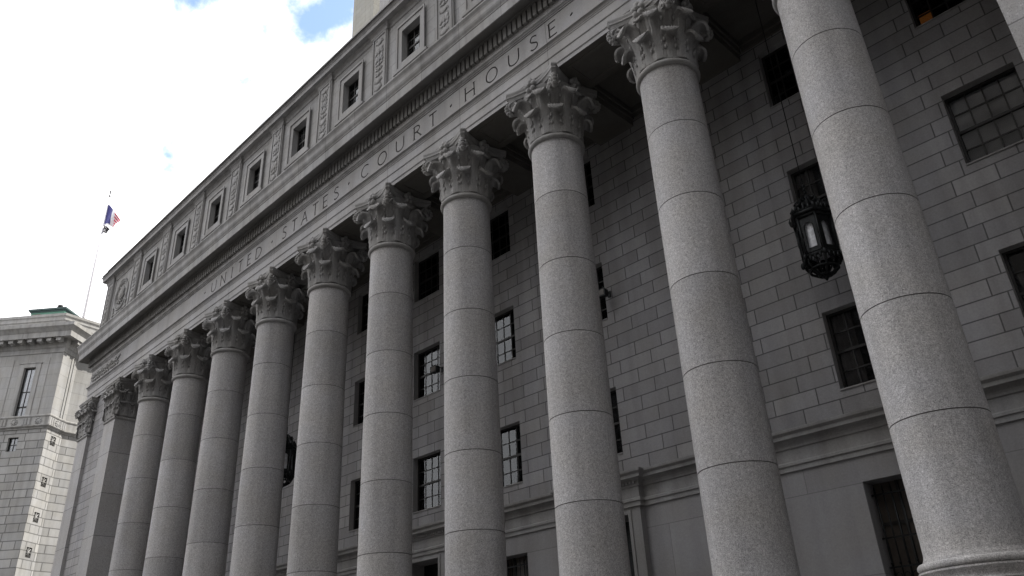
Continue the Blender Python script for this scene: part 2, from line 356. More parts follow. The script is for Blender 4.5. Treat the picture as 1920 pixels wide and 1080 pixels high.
def make_window(x, z0, z1, hw, y, cols=4, rows=4, recess=.20, curtain=None, parent=None):
    f = MB(); t = .055
    yf = y+recess
    f.box(x-hw+.002, x-hw+t, yf, yf+.1, z0+.002, z1-.002); f.box(x+hw-t, x+hw-.002, yf, yf+.1, z0+.002, z1-.002)
    f.box(x-hw+t, x+hw-t, yf, yf+.1, z1-t, z1-.002); f.box(x-hw+t, x+hw-t, yf-.01, yf+.1, z0+.002, z0+t)
    zm = (z0+z1)/2; f.box(x-hw+t, x+hw-t, yf+.015, yf+.085, zm-.035, zm+.035)
    for i in range(1, cols):
        xx = x-hw+t+(2*hw-2*t)*i/cols
        f.box(xx-.016, xx+.016, yf+.03, yf+.07, z0+t, zm-.035); f.box(xx-.016, xx+.016, yf+.03, yf+.07, zm+.035, z1-t)
    h = rows//2
    for s0, s1 in ((z0+t, zm-.035), (zm+.035, z1-t)):
        for j in range(1, h):
            zz = s0+(s1-s0)*j/h; f.box(x-hw+t, x+hw-t, yf+.032, yf+.068, zz-.016, zz+.016)
    fo = f.build('window', M_frame, parent)
    gl = MB(); gl.box(x-hw+t*.6, x+hw-t*.6, yf+.046, yf+.052, z0+t*.6, z1-t*.6); gl.build('glass', M_glass, fo)
    if curtain:
        kind = curtain; c = MB(); yc = yf+.13
        if kind == 'curtain':
            for s in (-1, 1):
                c.grid(lambda i, j: (x+s*(hw-.06-.50*i/20), yc+.035*math.sin(i*1.5), z0+.06+(z1-z0-.12)*j/2), 21, 3)
            c.build('curtain', M_curt, fo)
        elif kind in ('blind', 'shade'):
            c.box(x-hw+.06, x+hw-.06, yc, yc+.01, z0+((z1-z0)*.52 if kind == 'blind' else .04), z1-.05); c.build('blind', M_blind, fo)
        elif kind == 'pale':
            c.box(x-.12, x+hw-.06, yf+.11, yf+.115, z0+.05, z1-.55); c.build('shade', M_pale, fo)
        elif kind == 'lamp':
            c.box(x+hw-.46, x+hw-.12, yc, yc+.03, z0+.27, z0+.33); c.ball((x+hw-.26, yc, z0+.42), (.10, .05, .08)); c.build('lamp', M_lamp, fo)
        elif kind == 'orange':
            c.box(x-hw+.10, x-hw+.42, yc, yc+.02, z0+.10, z0+.62); c.build('lit_wall', M_orange, fo)
    return fo
CUR = {(38, 0): 'orange', (34, 1): 'curtain', (34, 2): 'curtain', (22, 2): 'curtain', (22, 1): 'lamp', (38, 1): 'shade', (34, 0): 'blind', (18, 1): 'blind', (14, 2): 'blind'}
for x in WINX:
    for k, (z0, z1) in enumerate(FLOORS):
        wd = make_window(x, z0, z1, HW, YW, 4, 4, .22, CUR.get((x, k), 'shade' if (x//4+k) % 3 == 0 else 'blind' if (x//4+k) % 3 == 1 else None), CH)
        sl = MB(); sl.box(x-HW-.001, x+HW+.001, YW-.03, YW+.21, z0-.001, z0+.035); sl.build('sill', M_trim, wd)
    if x not in DOORX:
        z0, z1 = GW
        f = MB(); f.box(x-.80, x+.80, YW+.52, YW+.56, z0, z1); gp = f; f = MB()
        for xx in (x-.27, x+.27): f.box(xx-.03, xx+.03, YW+.49, YW+.517, z0, z1)
        f.box(x-.8, x+.8, YW+.488, YW+.516, 4.5, 4.57)
        fo = f.build('ground_window', M_frame, CH); gp.build('pane', M_brown, fo); wobble_grille('grille', x, z0, z1, .79, fo)
b = MB()   # rooms behind the panes
b.box(-3.2, 39.2, YW+3.6, YW+3.7, ZS, 18.7)
for z in (6.4, 10.6, 14.8, 18.64): b.box(-3.2, 39.2, YW+.36, YW+3.58, z, z+.05)
b.box(-3.3, -3.2, YW+.36, YW+3.7, ZS, 18.7); b.box(39.2, 39.3, YW+.36, YW+3.7, ZS, 18.7)
for x in range(4, 38, 4): b.box(x-.05, x+.05, YW+.36, YW+3.55, ZS, 18.6)
b.build('interior', M_room, CH)

# --- ceiling of the portico with cross beams and wall crown
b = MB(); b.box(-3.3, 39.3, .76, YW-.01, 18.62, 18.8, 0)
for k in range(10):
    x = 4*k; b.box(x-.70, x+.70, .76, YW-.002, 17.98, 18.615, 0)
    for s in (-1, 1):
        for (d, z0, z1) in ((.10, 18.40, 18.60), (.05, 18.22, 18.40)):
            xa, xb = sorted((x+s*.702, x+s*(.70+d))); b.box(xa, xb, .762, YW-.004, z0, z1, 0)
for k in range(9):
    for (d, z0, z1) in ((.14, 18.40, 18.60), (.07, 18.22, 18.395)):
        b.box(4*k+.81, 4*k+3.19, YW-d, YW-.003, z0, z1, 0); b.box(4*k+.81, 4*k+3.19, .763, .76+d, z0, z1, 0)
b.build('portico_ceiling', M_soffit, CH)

# --- end blocks (between the end pilasters)
for sx in (0, 1):
    fx = (lambda x: x) if sx == 0 else (lambda x: 36-x)
    b = MB(); xs = sorted((fx(-8.55), fx(-3.32))); b.box(xs[0], xs[1], YF+.16, YW+12, ZS, ZC-.004)
    b.build('end_wall', M_wall, CH)

# --- pilasters
def leaf(mb, mapf, th, rb, z0, h, W, c, curl=200, lean=.06, thick=.035, lob=4, nu=15, nv=24, flare=0.0):
    # spine in (r,z)
    sp = []; top = z0+h-c
    for j in range(nv):
        t = j/(nv-1)
        if t < .62:
            q = t/.62; z = z0+(top-z0)*q; r = rb(z)+.03+lean*q*q
        else:
            q = (t-.62)/.38; a = R(curl)*q; r0 = rb(top)+.03+lean; r = r0+c*(1+flare)*(1-math.cos(a)); z = top+c*math.sin(a)
        sp.append((r, z))
    def surf(off):
        def P(i, j):
            u = -1+2*i/(nu-1); t = j/(nv-1); r, z = sp[j]
            a = sp[max(0, j-1)]; b_ = sp[min(nv-1, j+1)]; dx, dz = b_[0]-a[0], b_[1]-a[1]; ln = math.hypot(dx, dz) or 1
            nx, nz = dz/ln, -dx/ln
            w_ = W*(1-.12*t)*(1+.17*abs(math.sin(lob*math.pi*t*.9+.5))-.08)
            if t > .84: w_ *= math.sqrt(max(.05, 1-((t-.84)/.17)**2))
            ridge = (.026 if t < .62 else .016)*math.cos(6*math.pi*u+2.2*abs(u)*t)+.05*(1-u*u)-.05*abs(u)**3*(t < .62)+(.018*math.sin(t*34) if abs(u) > .45 and t < .62 else 0)
            d = off+ridge
            return mapf(th, u*w_, r+nx*d-(.05*u*u if t > .6 else 0), z+nz*d)
        return P
    f, bk = surf(0), surf(-thick)
    for zz_, rr_ in ((.30, .8), (.55, .9), (.78, 1.0)):
        for sg in (-1, 1):
            jj = int(.62*zz_*(nv-1)); r_, z_ = sp[jj]; p_ = mapf(th, sg*W*.86, r_+.035, z_+.02)
            mb.ball(p_, (.03*rr_+W*.07, .03*rr_+W*.07, .085*rr_), 6, 4)
    mb.grid(f, nu, nv); mb.grid(bk, nu, nv, flip=True)
    rim = [(i, 0) for i in range(nu)]+[(nu-1, j) for j in range(1, nv)]+[(i, nv-1) for i in range(nu-2, -1, -1)]+[(0, j) for j in range(nv-2, 0, -1)]
    vs = [f(*q) for q in rim]+[bk(*q) for q in rim]; n = len(rim)
    mb.add(vs, [(i, n+i, n+(i+1) % n, (i+1) % n) for i in range(n)], 0, False)
def round_map(th, s, r, z):
    a = th+s/max(r, .3); return (r*math.cos(a), r*math.sin(a), z)
def spiral(mb, c, e1, e2, r0, turns, hw, e3, th=.035, n=30, cone=.05):
    # ribbon volute with raised rim; e1,e2 span its plane, e3 its width
    c, e1, e2, e3 = Vector(c), Vector(e1), Vector(e2), Vector(e3)
    pts = []
    for i in range(n):
        q = i/(n-1); a = q*turns*2*math.pi; r = r0*(1-.82*q); pts.append((c+(e1*math.cos(a)+e2*math.sin(a))*r, (e1*math.cos(a)+e2*math.sin(a)).normalized(), q))
    vs = []
    for p, o, q in pts:
        w_ = hw*(1+cone*q*4)
        for a, bb in ((-1, 0), (1, 0), (1, -th), (-1, -th)): vs.append(p+e3*(a*w_)+o*bb)
    fs = []
    for i in range(n-1):
        for k in range(4): fs.append((4*i+k, 4*i+(k+1) % 4, 4*i+4+(k+1) % 4, 4*i+4+k))
    mb.add(vs, fs, 0, True)
    for sgn in (-1, 1): mb.tube([p+e3*(sgn*hw*(1+cone*q*4)) for p, o, q in pts], [.028-.012*q for p, o, q in pts], 6)
def fleuron(mb, mapxy):
    # mapxy(s, r, z) -> point;  flower at the middle of an abacus side
    for k in range(5):
        a = R(90+72*k); mb.ball(mapxy(.13*math.cos(a), .94, 2.02+.15*math.sin(a)), (.10, .085, .10), 8, 6)
    mb.ball(mapxy(0, 1.01, 2.02), .07, 8, 6)
    for k in range(3): mb.ball(mapxy(.08*(k-1), .88, 1.80-.03*abs(k-1)), (.055, .06, .12), 7, 5)
    mb.ball(mapxy(0, .93, 2.22), (.09, .08, .07), 8, 5)
def abacus(mb, half=1.04, mid=.82, cut=.10):
    def ring(sc_, z):
        P = []
        for k in range(4):
            a = R(90*k-90)
            for i in range(11):
                q = -1+2*i/10; x = q*(half-cut); y = mid+(half-mid)*(abs(q)**1.8)
                P.append((x*sc_, y*sc_))
                pts = P
            ca, sa = math.cos(a), math.sin(a)
            P[-11:] = [(px*ca-py*sa, px*sa+py*ca) for px, py in P[-11:]]
        return [(x, y, z) for x, y in P]
    # order corners so that the ring runs round once
    lv = [(.90, 1.96), (.91, 1.98), (.94, 2.05), (.985, 2.08), (.985, 2.12), (.965, 2.125), (.985, 2.17), (1.0, 2.20), (1.0, 2.243)]
    rings = []
    for s_, z in lv:
        pts = ring(s_, z); pts.sort(key=lambda p: math.atan2(p[1], p[0])); rings.append(pts)
    n = len(rings[0])
    for j in range(len(rings)-1):
        mb.add(rings[j]+rings[j+1], [(i, (i+1) % n, n+(i+1) % n, n+i) for i in range(n)], 0, False)
    mb.add(rings[0], [tuple(range(n))[::-1]], 0); mb.add(rings[-1], [tuple(range(n))], 0)
def corner_parts(mb, ang, base=(0, 0), rin=.78, rout=1.17):
    d = Vector((math.cos(ang), math.sin(ang), 0)); t = Vector((-d.y, d.x, 0)); zz = Vector((0, 0, 1)); o = Vector((base[0], base[1], 0))
    for s in (-1, 1):
        tt = t*s
        c = o+d*(rout-.02)+t*(s*.075)+zz*1.71
        e1 = (d*.80-t*s*.16).normalized()
        # stalk
        st = []
        for i in range(9):
            q = i/8; p = o+d*(rin*(1-q)+(rout-.02)*q)+t*(s*(.30*(1-q)+.075*q)); p.z = 1.08+.80*q**.75+.07*math.sin(q*math.pi); st.append(p)
        mb.tube(st, [.035+.03*q/8 for q in range(9)], 6)
        spiral(mb, c, e1*-.25+zz*.97, e1*.97+zz*.25, .205, 1.8, .045, (t*s+d*.2).normalized(), n=26)
    # tongue leaf that backs the volute
    for j in range(7):
        q = j/6; a = R(-70+165*q); p = o+d*(rout+.02+.20*math.cos(a))+zz*(1.70+.22*math.sin(a)); mb.ball(p, (.085, .085, .05), 8, 5)
def make_capital():
    b = MB()
    tor = arc(.757, .085, .083, -90, 90, 10)
    b.lathe([([(.749, 0), (.757, .002)]+tor[1:], 0), ([(.757, .168), (.74, .168), (.74, .20), (.70, .205)], 0),
             ([(.70, .205), (.70, .7), (.715, 1.2), (.76, 1.55), (.84, 1.80), (.90, 1.93), (.90, 1.965)], 0)], 48)
    rb = lambda z: .70 if z < .9 else .70+.012*(z-.9) if z < 1.3 else .705+.20*(z-1.3)
    for k in range(8): leaf(b, round_map, R(45*k), rb, .20, .80, .25, .15, lean=.08, thick=.07)
    for k in range(8): leaf(b, round_map, R(45*k+22.5), lambda z: rb(z)+.03, .22, 1.30, .22, .165, lean=.17, thick=.07)
    for k in range(8):
        leaf(b, round_map, R(45*k), lambda z: rb(z)+.02, .95, .70, .19 if k % 2 else .16, .13 if k % 2 else .09, lean=.26 if k % 2 else .08, nv=18, nu=11, thick=.06)
    for k in range(4):
        ang = R(45+90*k); corner_parts(b, ang)
        a2 = R(90*k); n_ = Vector((math.cos(a2), math.sin(a2), 0)); t_ = Vector((-n_.y, n_.x, 0))
        for s in (-1, 1):
            c = n_*.86+t_*(s*.155)+Vector((0, 0, 1.74))
            spiral(b, c, Vector((0, 0, 1)), t_*(-s), .12, 1.6, .035, n_, th=.025, n=20)
            b.tube([n_*(.76+.10*q/5)+t_*(s*(.34-.10*q/5))+Vector((0, 0, 1.15+.65*q/5)) for q in range(6)], .034, 6)
        fleuron(b, lambda s, r, z, n_=n_, t_=t_: tuple(n_*r+t_*s+Vector((0, 0, z))))
    abacus(b)
    return b.build('capital', M_carve)
def make_base():
    b = MB(); b.box(-1.12, 1.12, -1.12, 1.12, 0, .28)
    g1 = [([(1.08, .28)]+arc(.93, .43, .15, -80, 85, 10), 0), ([(.96, .58), (.96, .62)], 0), (arc(.97, .71, .085, -90, -270, 8)[::1], 0), ([(.955, .80), (.955, .83)], 0), (arc(.885, .90, .072, -85, 88, 8), 0), ([(.90, .972), (.845, .975), (.845, 1.01)], 0)]
    b.lathe(g1, 56); return b.build('base', M_shaft)
def make_shaft():
    b = MB(); J = [3.21-ZS]+[5.455-ZS+2.115*i for i in range(5)]+[15.705-ZS]
    def rad(z):     # slight entasis
        q = (z-1.0)/(13.505-1.0); return .812-.066*q**1.35
    g = [([(.845, 1.01), (.828, 1.04), (.816, 1.10), (rad(1.3), 1.3)], 0)]; last = 1.3
    for z in J[1:-1]:
        n = 6; g.append(([(rad(last+(z-.011-last)*i/n), last+(z-.011-last)*i/n) for i in range(n+1)], 0))
        g.append(([(rad(z), z-.011), (rad(z)-.014, z-.006), (rad(z)-.014, z+.006), (rad(z), z+.011)], 1)); last = z+.011
    g.append(([(rad(last+(J[-1]-last)*i/6), last+(J[-1]-last)*i/6) for i in range(7)], 0))
    b.lathe(g, 72); return b.build('column', [M_shaft, M_joint])
col0 = make_shaft(); cap0 = make_capital(); bas0 = make_base()
for k in range(10):
    if k == 0: c, cp, bs = col0, cap0, bas0
    else:
        c, cp, bs = col0.copy(), cap0.copy(), bas0.copy()
        for o in (c, cp, bs): COL.objects.link(o)
    c.parent = CH; c.location = (4*k, 0, ZS); cp.parent = c; cp.location = (0, 0, 15.705-ZS); bs.parent = c; bs.location = (0, 0, 0)

def pilaster_capital(w2, dep):
    # square capital: origin at centre of the front face line; front at -dep/2.. box w2 x dep
    b = MB(); hx, hy = w2/2, dep/2
    path = [(-hx, hy), (-hx, -hy), (hx, -hy), (hx, hy)]
    b.sweep([(0, 0)]+[(x, z) for x, z in arc(.0, .085, .075, -90, 90, 6)]+[(0, .17), (-.05, .19), (-.05, 1.5), (.0, 1.7), (.10, 1.93), (.10, 1.97)], path, caps=False)
    faces = [((0, -hy), (0, -1), (1, 0), hx), ((hx, 0), (1, 0), (0, 1), hy), ((-hx, 0), (-1, 0), (0, -1), hy)]
    for (ox, oy), (nx, ny), (tx, ty), hl in faces:
        def mp(th, s, r, z, ox=ox, oy=oy, nx=nx, ny=ny, tx=tx, ty=ty): return (ox+tx*(th+s)+nx*(r-.05), oy+ty*(th+s)+ny*(r-.05), z)
        rb = lambda z: 0 if z < 1.2 else .12*(z-1.2)
        nlf = max(2, round(hl*2/.5))
        for i in range(nlf): leaf(b, mp, -hl+hl*2*(i+.5)/nlf, rb, .20, .78, .22, .10, lean=.05)
        for i in range(nlf+1): leaf(b, mp, (-hl+hl*2*i/nlf)*.97, lambda z: rb(z)+.035, .22, 1.28, .20, .115, lean=.10)
        for i in range(nlf): leaf(b, mp, -hl+hl*2*(i+.5)/nlf, lambda z: rb(z)+.02, .95, .68, .14, .09, lean=.10, nv=14, nu=9)
        fleuron(b, lambda s, r, z, mp=mp: mp(0, s, r-.72, z))
        n_ = Vector((nx, ny, 0)); t_ = Vector((tx, ty, 0)); o_ = Vector((ox, oy, 0))
        for s in (-1, 1): spiral(b, o_+n_*.10+t_*(s*.17)+Vector((0, 0, 1.74)), Vector((0, 0, 1)), t_*(-s), .12, 1.6, .035, n_, th=.025, n=18)
    for sx, sy in ((-1, -1), (1, -1), (1, 1), (-1, 1)): corner_parts(b, math.atan2(sy, sx), (sx*(hx-.62), sy*(hy-.62)), .70, 1.08)
    b.sweep([(-.1, 1.96), (.13, 1.96), (.16, 2.05), (.22, 2.08), (.22, 2.12), (.20, 2.125), (.25, 2.20), (.25, 2.243), (-.1, 2.243)], path, caps=False)
    return b.build('capital', M_carve)
PD = 1.9
capm = pilaster_capital(1.5, PD)
first = True
for px, yb in ((-4, YF+PD), (-8, YF+PD), (40, YF+PD), (44, YF+PD)):
    b = MB(); b.box(-.75, .75, YF, yb, 3.21, 15.705)
    b.sweep([(0, 2.9), (.04, 2.95), (.04, 3.0)]+arc(.04, 3.08, .07, -90, 90, 5)+[(.0, 3.2)], [(-.75, yb), (-.75, YF), (.75, YF), (.75, yb)], caps=False)
    b.box(-.76, .76, YF-.01, yb, ZS, 3.0)
    p = b.build('pilaster', M_pilas, CH, (px, 0, 0))
    c = capm if first else capm.copy()
    if not first: COL.objects.link(c)
    first = False; c.parent = p; c.location = (0, YF+PD/2, 15.705)

# --- entablature
XA, XB, YB = XL, XR, 14.0
EP = [(XA, YB), (XA, YF), (XB, YF), (XB, YB)]     # travelling this way the outside is on the right
arch = [(-.03, ZC), (-.03, 18.10), (-.012, 18.10), (-.012, 18.115), (0, 18.12), (0, 18.43), (.018, 18.435), (.03, 18.455), (.03, 18.77), (.045, 18.775), (.045, 18.83), (.06, 18.835)]+\
       [(.06+.075*(1-math.cos(R(90*i/5))), 18.84+.085*math.sin(R(90*i/5))) for i in range(1, 6)]+[(.14, 18.93), (.14, 18.965), (-.02, 18.99)]
b = MB(); b.sweep(arch, EP, caps=False); na = len(b.m)
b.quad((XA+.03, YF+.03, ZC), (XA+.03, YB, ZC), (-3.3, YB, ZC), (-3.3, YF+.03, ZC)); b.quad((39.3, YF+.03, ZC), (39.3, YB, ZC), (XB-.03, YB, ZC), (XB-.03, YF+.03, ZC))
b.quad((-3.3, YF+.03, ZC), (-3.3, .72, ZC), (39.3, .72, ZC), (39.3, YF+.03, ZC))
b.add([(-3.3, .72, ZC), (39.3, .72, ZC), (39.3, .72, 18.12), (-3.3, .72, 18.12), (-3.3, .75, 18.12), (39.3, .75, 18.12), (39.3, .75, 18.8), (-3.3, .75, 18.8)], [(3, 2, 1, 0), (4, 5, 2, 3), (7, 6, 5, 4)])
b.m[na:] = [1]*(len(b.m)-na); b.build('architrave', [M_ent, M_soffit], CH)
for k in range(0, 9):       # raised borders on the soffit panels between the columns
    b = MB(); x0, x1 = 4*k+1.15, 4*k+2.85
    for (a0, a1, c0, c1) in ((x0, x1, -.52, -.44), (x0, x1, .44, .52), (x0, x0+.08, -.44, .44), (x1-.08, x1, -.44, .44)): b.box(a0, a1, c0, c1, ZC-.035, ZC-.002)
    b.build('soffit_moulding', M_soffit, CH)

# frieze slab with cut letters
ZF0, ZF1 = 18.985, 19.95
fr = MB(); fr.box(4.5, 31.5, YF, YF+.5, ZF0, ZF1)
frieze = fr.build('frieze', [M_ent, M_groove], CH)
def P2(*a): return list(a)
GL = {  # strokes in unit box (w 0..1, h 0..1): (points, weight)
 'U': ([[(0,1),(0,.36),(.06,.16),(.2,.04),(.42,0),(.62,.04),(.76,.16),(.82,.36),(.82,1)]], .84), 'N': ([[(0,0),(0,1)],[(0,1),(.8,0)],[(.8,0),(.8,1)]], .82),
 'I': ([[(0,0),(0,1)]], .04), 'T': ([[(0,1),(.74,1)],[(.37,1),(.37,0)]], .74), 'E': ([[(0,0),(0,1)],[(0,1),(.5,1)],[(0,.52),(.44,.52)],[(0,0),(.55,0)]], .54),
 'D': ([[(0,0),(0,1)],[(0,1),(.34,1),(.62,.88),(.8,.66),(.84,.5),(.8,.34),(.62,.12),(.34,0),(0,0)]], .86),
 'S': ([[(.52,.88),(.38,.98),(.22,1),(.08,.93),(.02,.78),(.08,.63),(.28,.52),(.46,.42),(.56,.28),(.52,.1),(.36,0),(.18,0),(.02,.1)]], .56),
 'A': ([[(0,0),(.4,1)],[(.4,1),(.8,0)],[(.14,.36),(.66,.36)]], .82),
 'C': ([[(.84,.84),(.7,.95),(.5,1),(.28,.94),(.1,.76),(.02,.5),(.1,.24),(.28,.06),(.5,0),(.7,.05),(.84,.16)]], .86),
 'O': ([[(.48+.48*math.sin(R(a)), .5+.5*math.cos(R(a))) for a in range(0, 361, 20)]], .96),
 'R': ([[(0,0),(0,1)],[(0,1),(.3,1),(.5,.9),(.55,.75),(.5,.6),(.3,.51),(0,.51)],[(.26,.51),(.72,0)]], .66),
 'H': ([[(0,0),(0,1)],[(.8,0),(.8,1)],[(0,.53),(.8,.53)]], .82)}
LET = [('U', 6.99), ('N', 7.92), ('I', 8.79), ('T', 9.56), ('E', 10.38), ('D', 11.21), ('S', 13.38), ('T', 14.17), ('A', 14.96), ('T', 15.76), ('E', 16.51), ('S', 17.28),
       ('C', 19.19), ('O', 20.28), ('U', 21.36), ('R', 22.36), ('T', 23.22), ('H', 25.14), ('O', 26.20), ('U', 27.22), ('S', 28.10), ('E', 28.90)]
DOT = [6.08, 12.36, 18.13, 24.18, 29.66]
LH, LZ, DP, HWD = .54, 19.225, .05, .036
def vcut(mb, pts, hw=HWD, closed=False):
    P = [Vector((p[0], p[1])) for p in pts]; n = len(P); vs = []
    for i in range(n):
        if closed: a, c = P[(i-1) % n], P[(i+1) % n]
        else: a, c = P[max(0, i-1)], P[min(n-1, i+1)]
        t = (c-a).normalized(); nn = Vector((-t.y, t.x))
        l, r_ = P[i]+nn*hw, P[i]-nn*hw
        vs += [(l.x, YF-.02, l.y), (r_.x, YF-.02, r_.y), (P[i].x-nn.x*hw*.35, YF+DP, P[i].y-nn.y*hw*.35), (P[i].x+nn.x*hw*.35, YF+DP, P[i].y+nn.y*hw*.35)]
    fs = []
    for i in range(n if closed else n-1):
        j = (i+1) % n
        for k in range(4): fs.append((4*i+k, 4*j+k, 4*j+(k+1) % 4, 4*i+(k+1) % 4))
    if not closed: fs += [(0, 1, 2, 3), (4*n-1, 4*n-2, 4*n-3, 4*n-4)]
    mb.add(vs, fs, 0, False)
cutters = []
for ch, xc in LET:
    strokes, wd = GL[ch]
    for st in strokes:
        pts = [(xc+(p[0]-wd/2)*LH*1.0, LZ+p[1]*LH) for p in st]
        cl = len(pts) > 3 and (Vector(pts[0])-Vector(pts[-1])).length < .01
        if cl: pts = pts[:-1]
        m_ = MB(); vcut(m_, pts, HWD if len(pts) == 2 and abs(pts[0][0]-pts[1][0]) < .05 else HWD*.9, cl); cutters.append(m_)
        # small serifs at open ends of upright strokes
        if not cl:
            for e in (pts[0], pts[-1]):
                if len(pts) == 2 and abs(pts[0][1]-pts[1][1]) > .3*LH: m_ = MB(); vcut(m_, [(e[0]-.065, e[1]), (e[0]+.065, e[1])], .016); cutters.append(m_)
for xd in DOT:
    m_ = MB(); vcut(m_, [(xd-.045, LZ+.24), (xd+.045, LZ+.31)], .045); cutters.append(m_)
# three passes of disjoint cutters keep the boolean robust
def boolean_cut(obj, cutmb):
    co = cutmb.build('cut', [M_groove], link=True)
    import bmesh
    bm = bmesh.new(); bm.from_mesh(co.data); bmesh.ops.recalc_face_normals(bm, faces=bm.faces); bm.to_mesh(co.data); bm.free()
    md = obj.modifiers.new('b', 'BOOLEAN'); md.operation = 'DIFFERENCE'; md.object = co; md.solver = 'EXACT'; md.use_self = True
    try: md.material_mode = 'TRANSFER'
    except Exception: pass
    dg = bpy.context.evaluated_depsgraph_get(); me = bpy.data.meshes.new_from_object(obj.evaluated_get(dg))
    obj.modifiers.clear(); obj.data = me
    bpy.data.objects.remove(co)
allc = MB()
for m_ in cutters: allc.add(m_.v, m_.f)
boolean_cut(frieze, allc)
print('frieze faces', len(frieze.data.polygons), [m.name for m in frieze.data.materials])
b = MB(); b.sweep([(0, ZF0), (0, ZF1)], [(XA, YB), (XA, YF), (4.5, YF)], caps=False); b.sweep([(0, ZF0), (0, ZF1)], [(31.5, YF), (XB, YF), (XB, YB)], caps=False)
b.box(4.6, 31.4, YF+.5, YF+.6, ZF0, ZF1); b.build('frieze_end', M_ent, CH)

# cornice and dentils
corn = [(-.02, 19.95), (.03, 19.955), (.03, 20.0), (.045, 20.01), (.07, 20.05), (.10, 20.07), (.11, 20.09), (.11, 20.17), (.13, 20.19), (.13, 20.77), (.16, 20.78), (.21, 20.80), (.22, 20.84), (.24, 20.86), (.66, 20.70), (.66, 20.68), (.70, 20.68)]+\
       [(.70, 21.06), (.72, 21.07), (.72, 21.11)]+[(.72+.15*i/6+.025*math.sin(R(60*i)), 21.11+.46*i/6) for i in range(1, 7)]+[(.88, 21.58), (.88, 21.64), (.0, 21.92)]
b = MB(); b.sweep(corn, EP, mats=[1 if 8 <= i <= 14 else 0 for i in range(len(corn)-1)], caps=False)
b.quad((XA, YF, 21.9), (XB, YF, 21.9), (XB, YB, 21.9), (XA, YB, 21.9)); b.build('cornice', [M_cornice, M_cornshade], CH)
b = MB(); p = .2228; x = XA+.05-.25
while x < XB+.2: b.box(x, x+.15, YF-.235, YF-.128, 20.26, 20.74); x += p
y = YF+.1
while y < YB: b.box(XA-.235, XA-.128, y, y+.15, 20.26, 20.74); y += p
b.build('dentils', M_cornshade, CH)

# carved scroll relief at the ends of the frieze
def relief_scroll(x0, x1, z0, z1, y, parent, name='carved_relief'):
    b = MB(); zc = (z0+z1)/2; h = (z1-z0)/2; n = max(2, round((x1-x0)/(h*1.7)))
    for i in range(n):
        cx = x0+(x1-x0)*(i+.5)/n; s = 1 if i % 2 else -1
        b.tube([(cx+h*.75*(1-q/16*.8)*math.cos(q*.75)*s, y-.02-.03*q/16, zc+h*.75*(1-q/16*.8)*math.sin(q*.75)) for q in range(17)], [.05-.0015*q for q in range(17)], 6)
        b.ball((cx, y-.05, zc), .09, 8, 5)
        for q in range(5):
            a = q*1.26; b.ball((cx+.16*math.cos(a), y-.04, zc+.16*math.sin(a)), (.06, .05, .06), 6, 4)
        for q in range(4):
            b.ball((cx+(x1-x0)/n*.5+.08*(q-1.5), y-.02, zc+s*h*.45*(1 if q % 2 else -1)), (.05, .05, .13), 6, 4, rot=Matrix.Rotation(R(30*(q-1.5)), 3, 'Y'))
    return b.build(name, M_carve, parent)
relief_scroll(-8.5, -4.45, ZF0+.06, ZF1-.06, YF, CH); relief_scroll(40.4, 44.5, ZF0+.06, ZF1-.06, YF, CH)

# --- attic storey
STR = [-8.15]+[4*k for k in range(-1, 11)]
ATW = [4*k+2 for k in range(-1, 10)]
b = MB(); ah = [(x-.56, x+.56, 23.30, 24.90) for x in ATW]
wall_with_holes(b, XL, XR, 21.9, 26.0, ah, YF, .40, 0, 1)
b.quad((XL, YB, 21.9), (XL, YF, 21.9), (XL, YF, 26.0), (XL, YB, 26.0))
b.build('attic_wall', [M_attic, M_trim], CH)
b = MB(); b.sweep([(-.02, 21.9), (.16, 21.9), (.16, 22.30), (.10, 22.36), (.06, 22.40), (.06, 22.46), (-.02, 22.5)], EP, caps=False); b.build('attic_plinth', M_trim, CH)
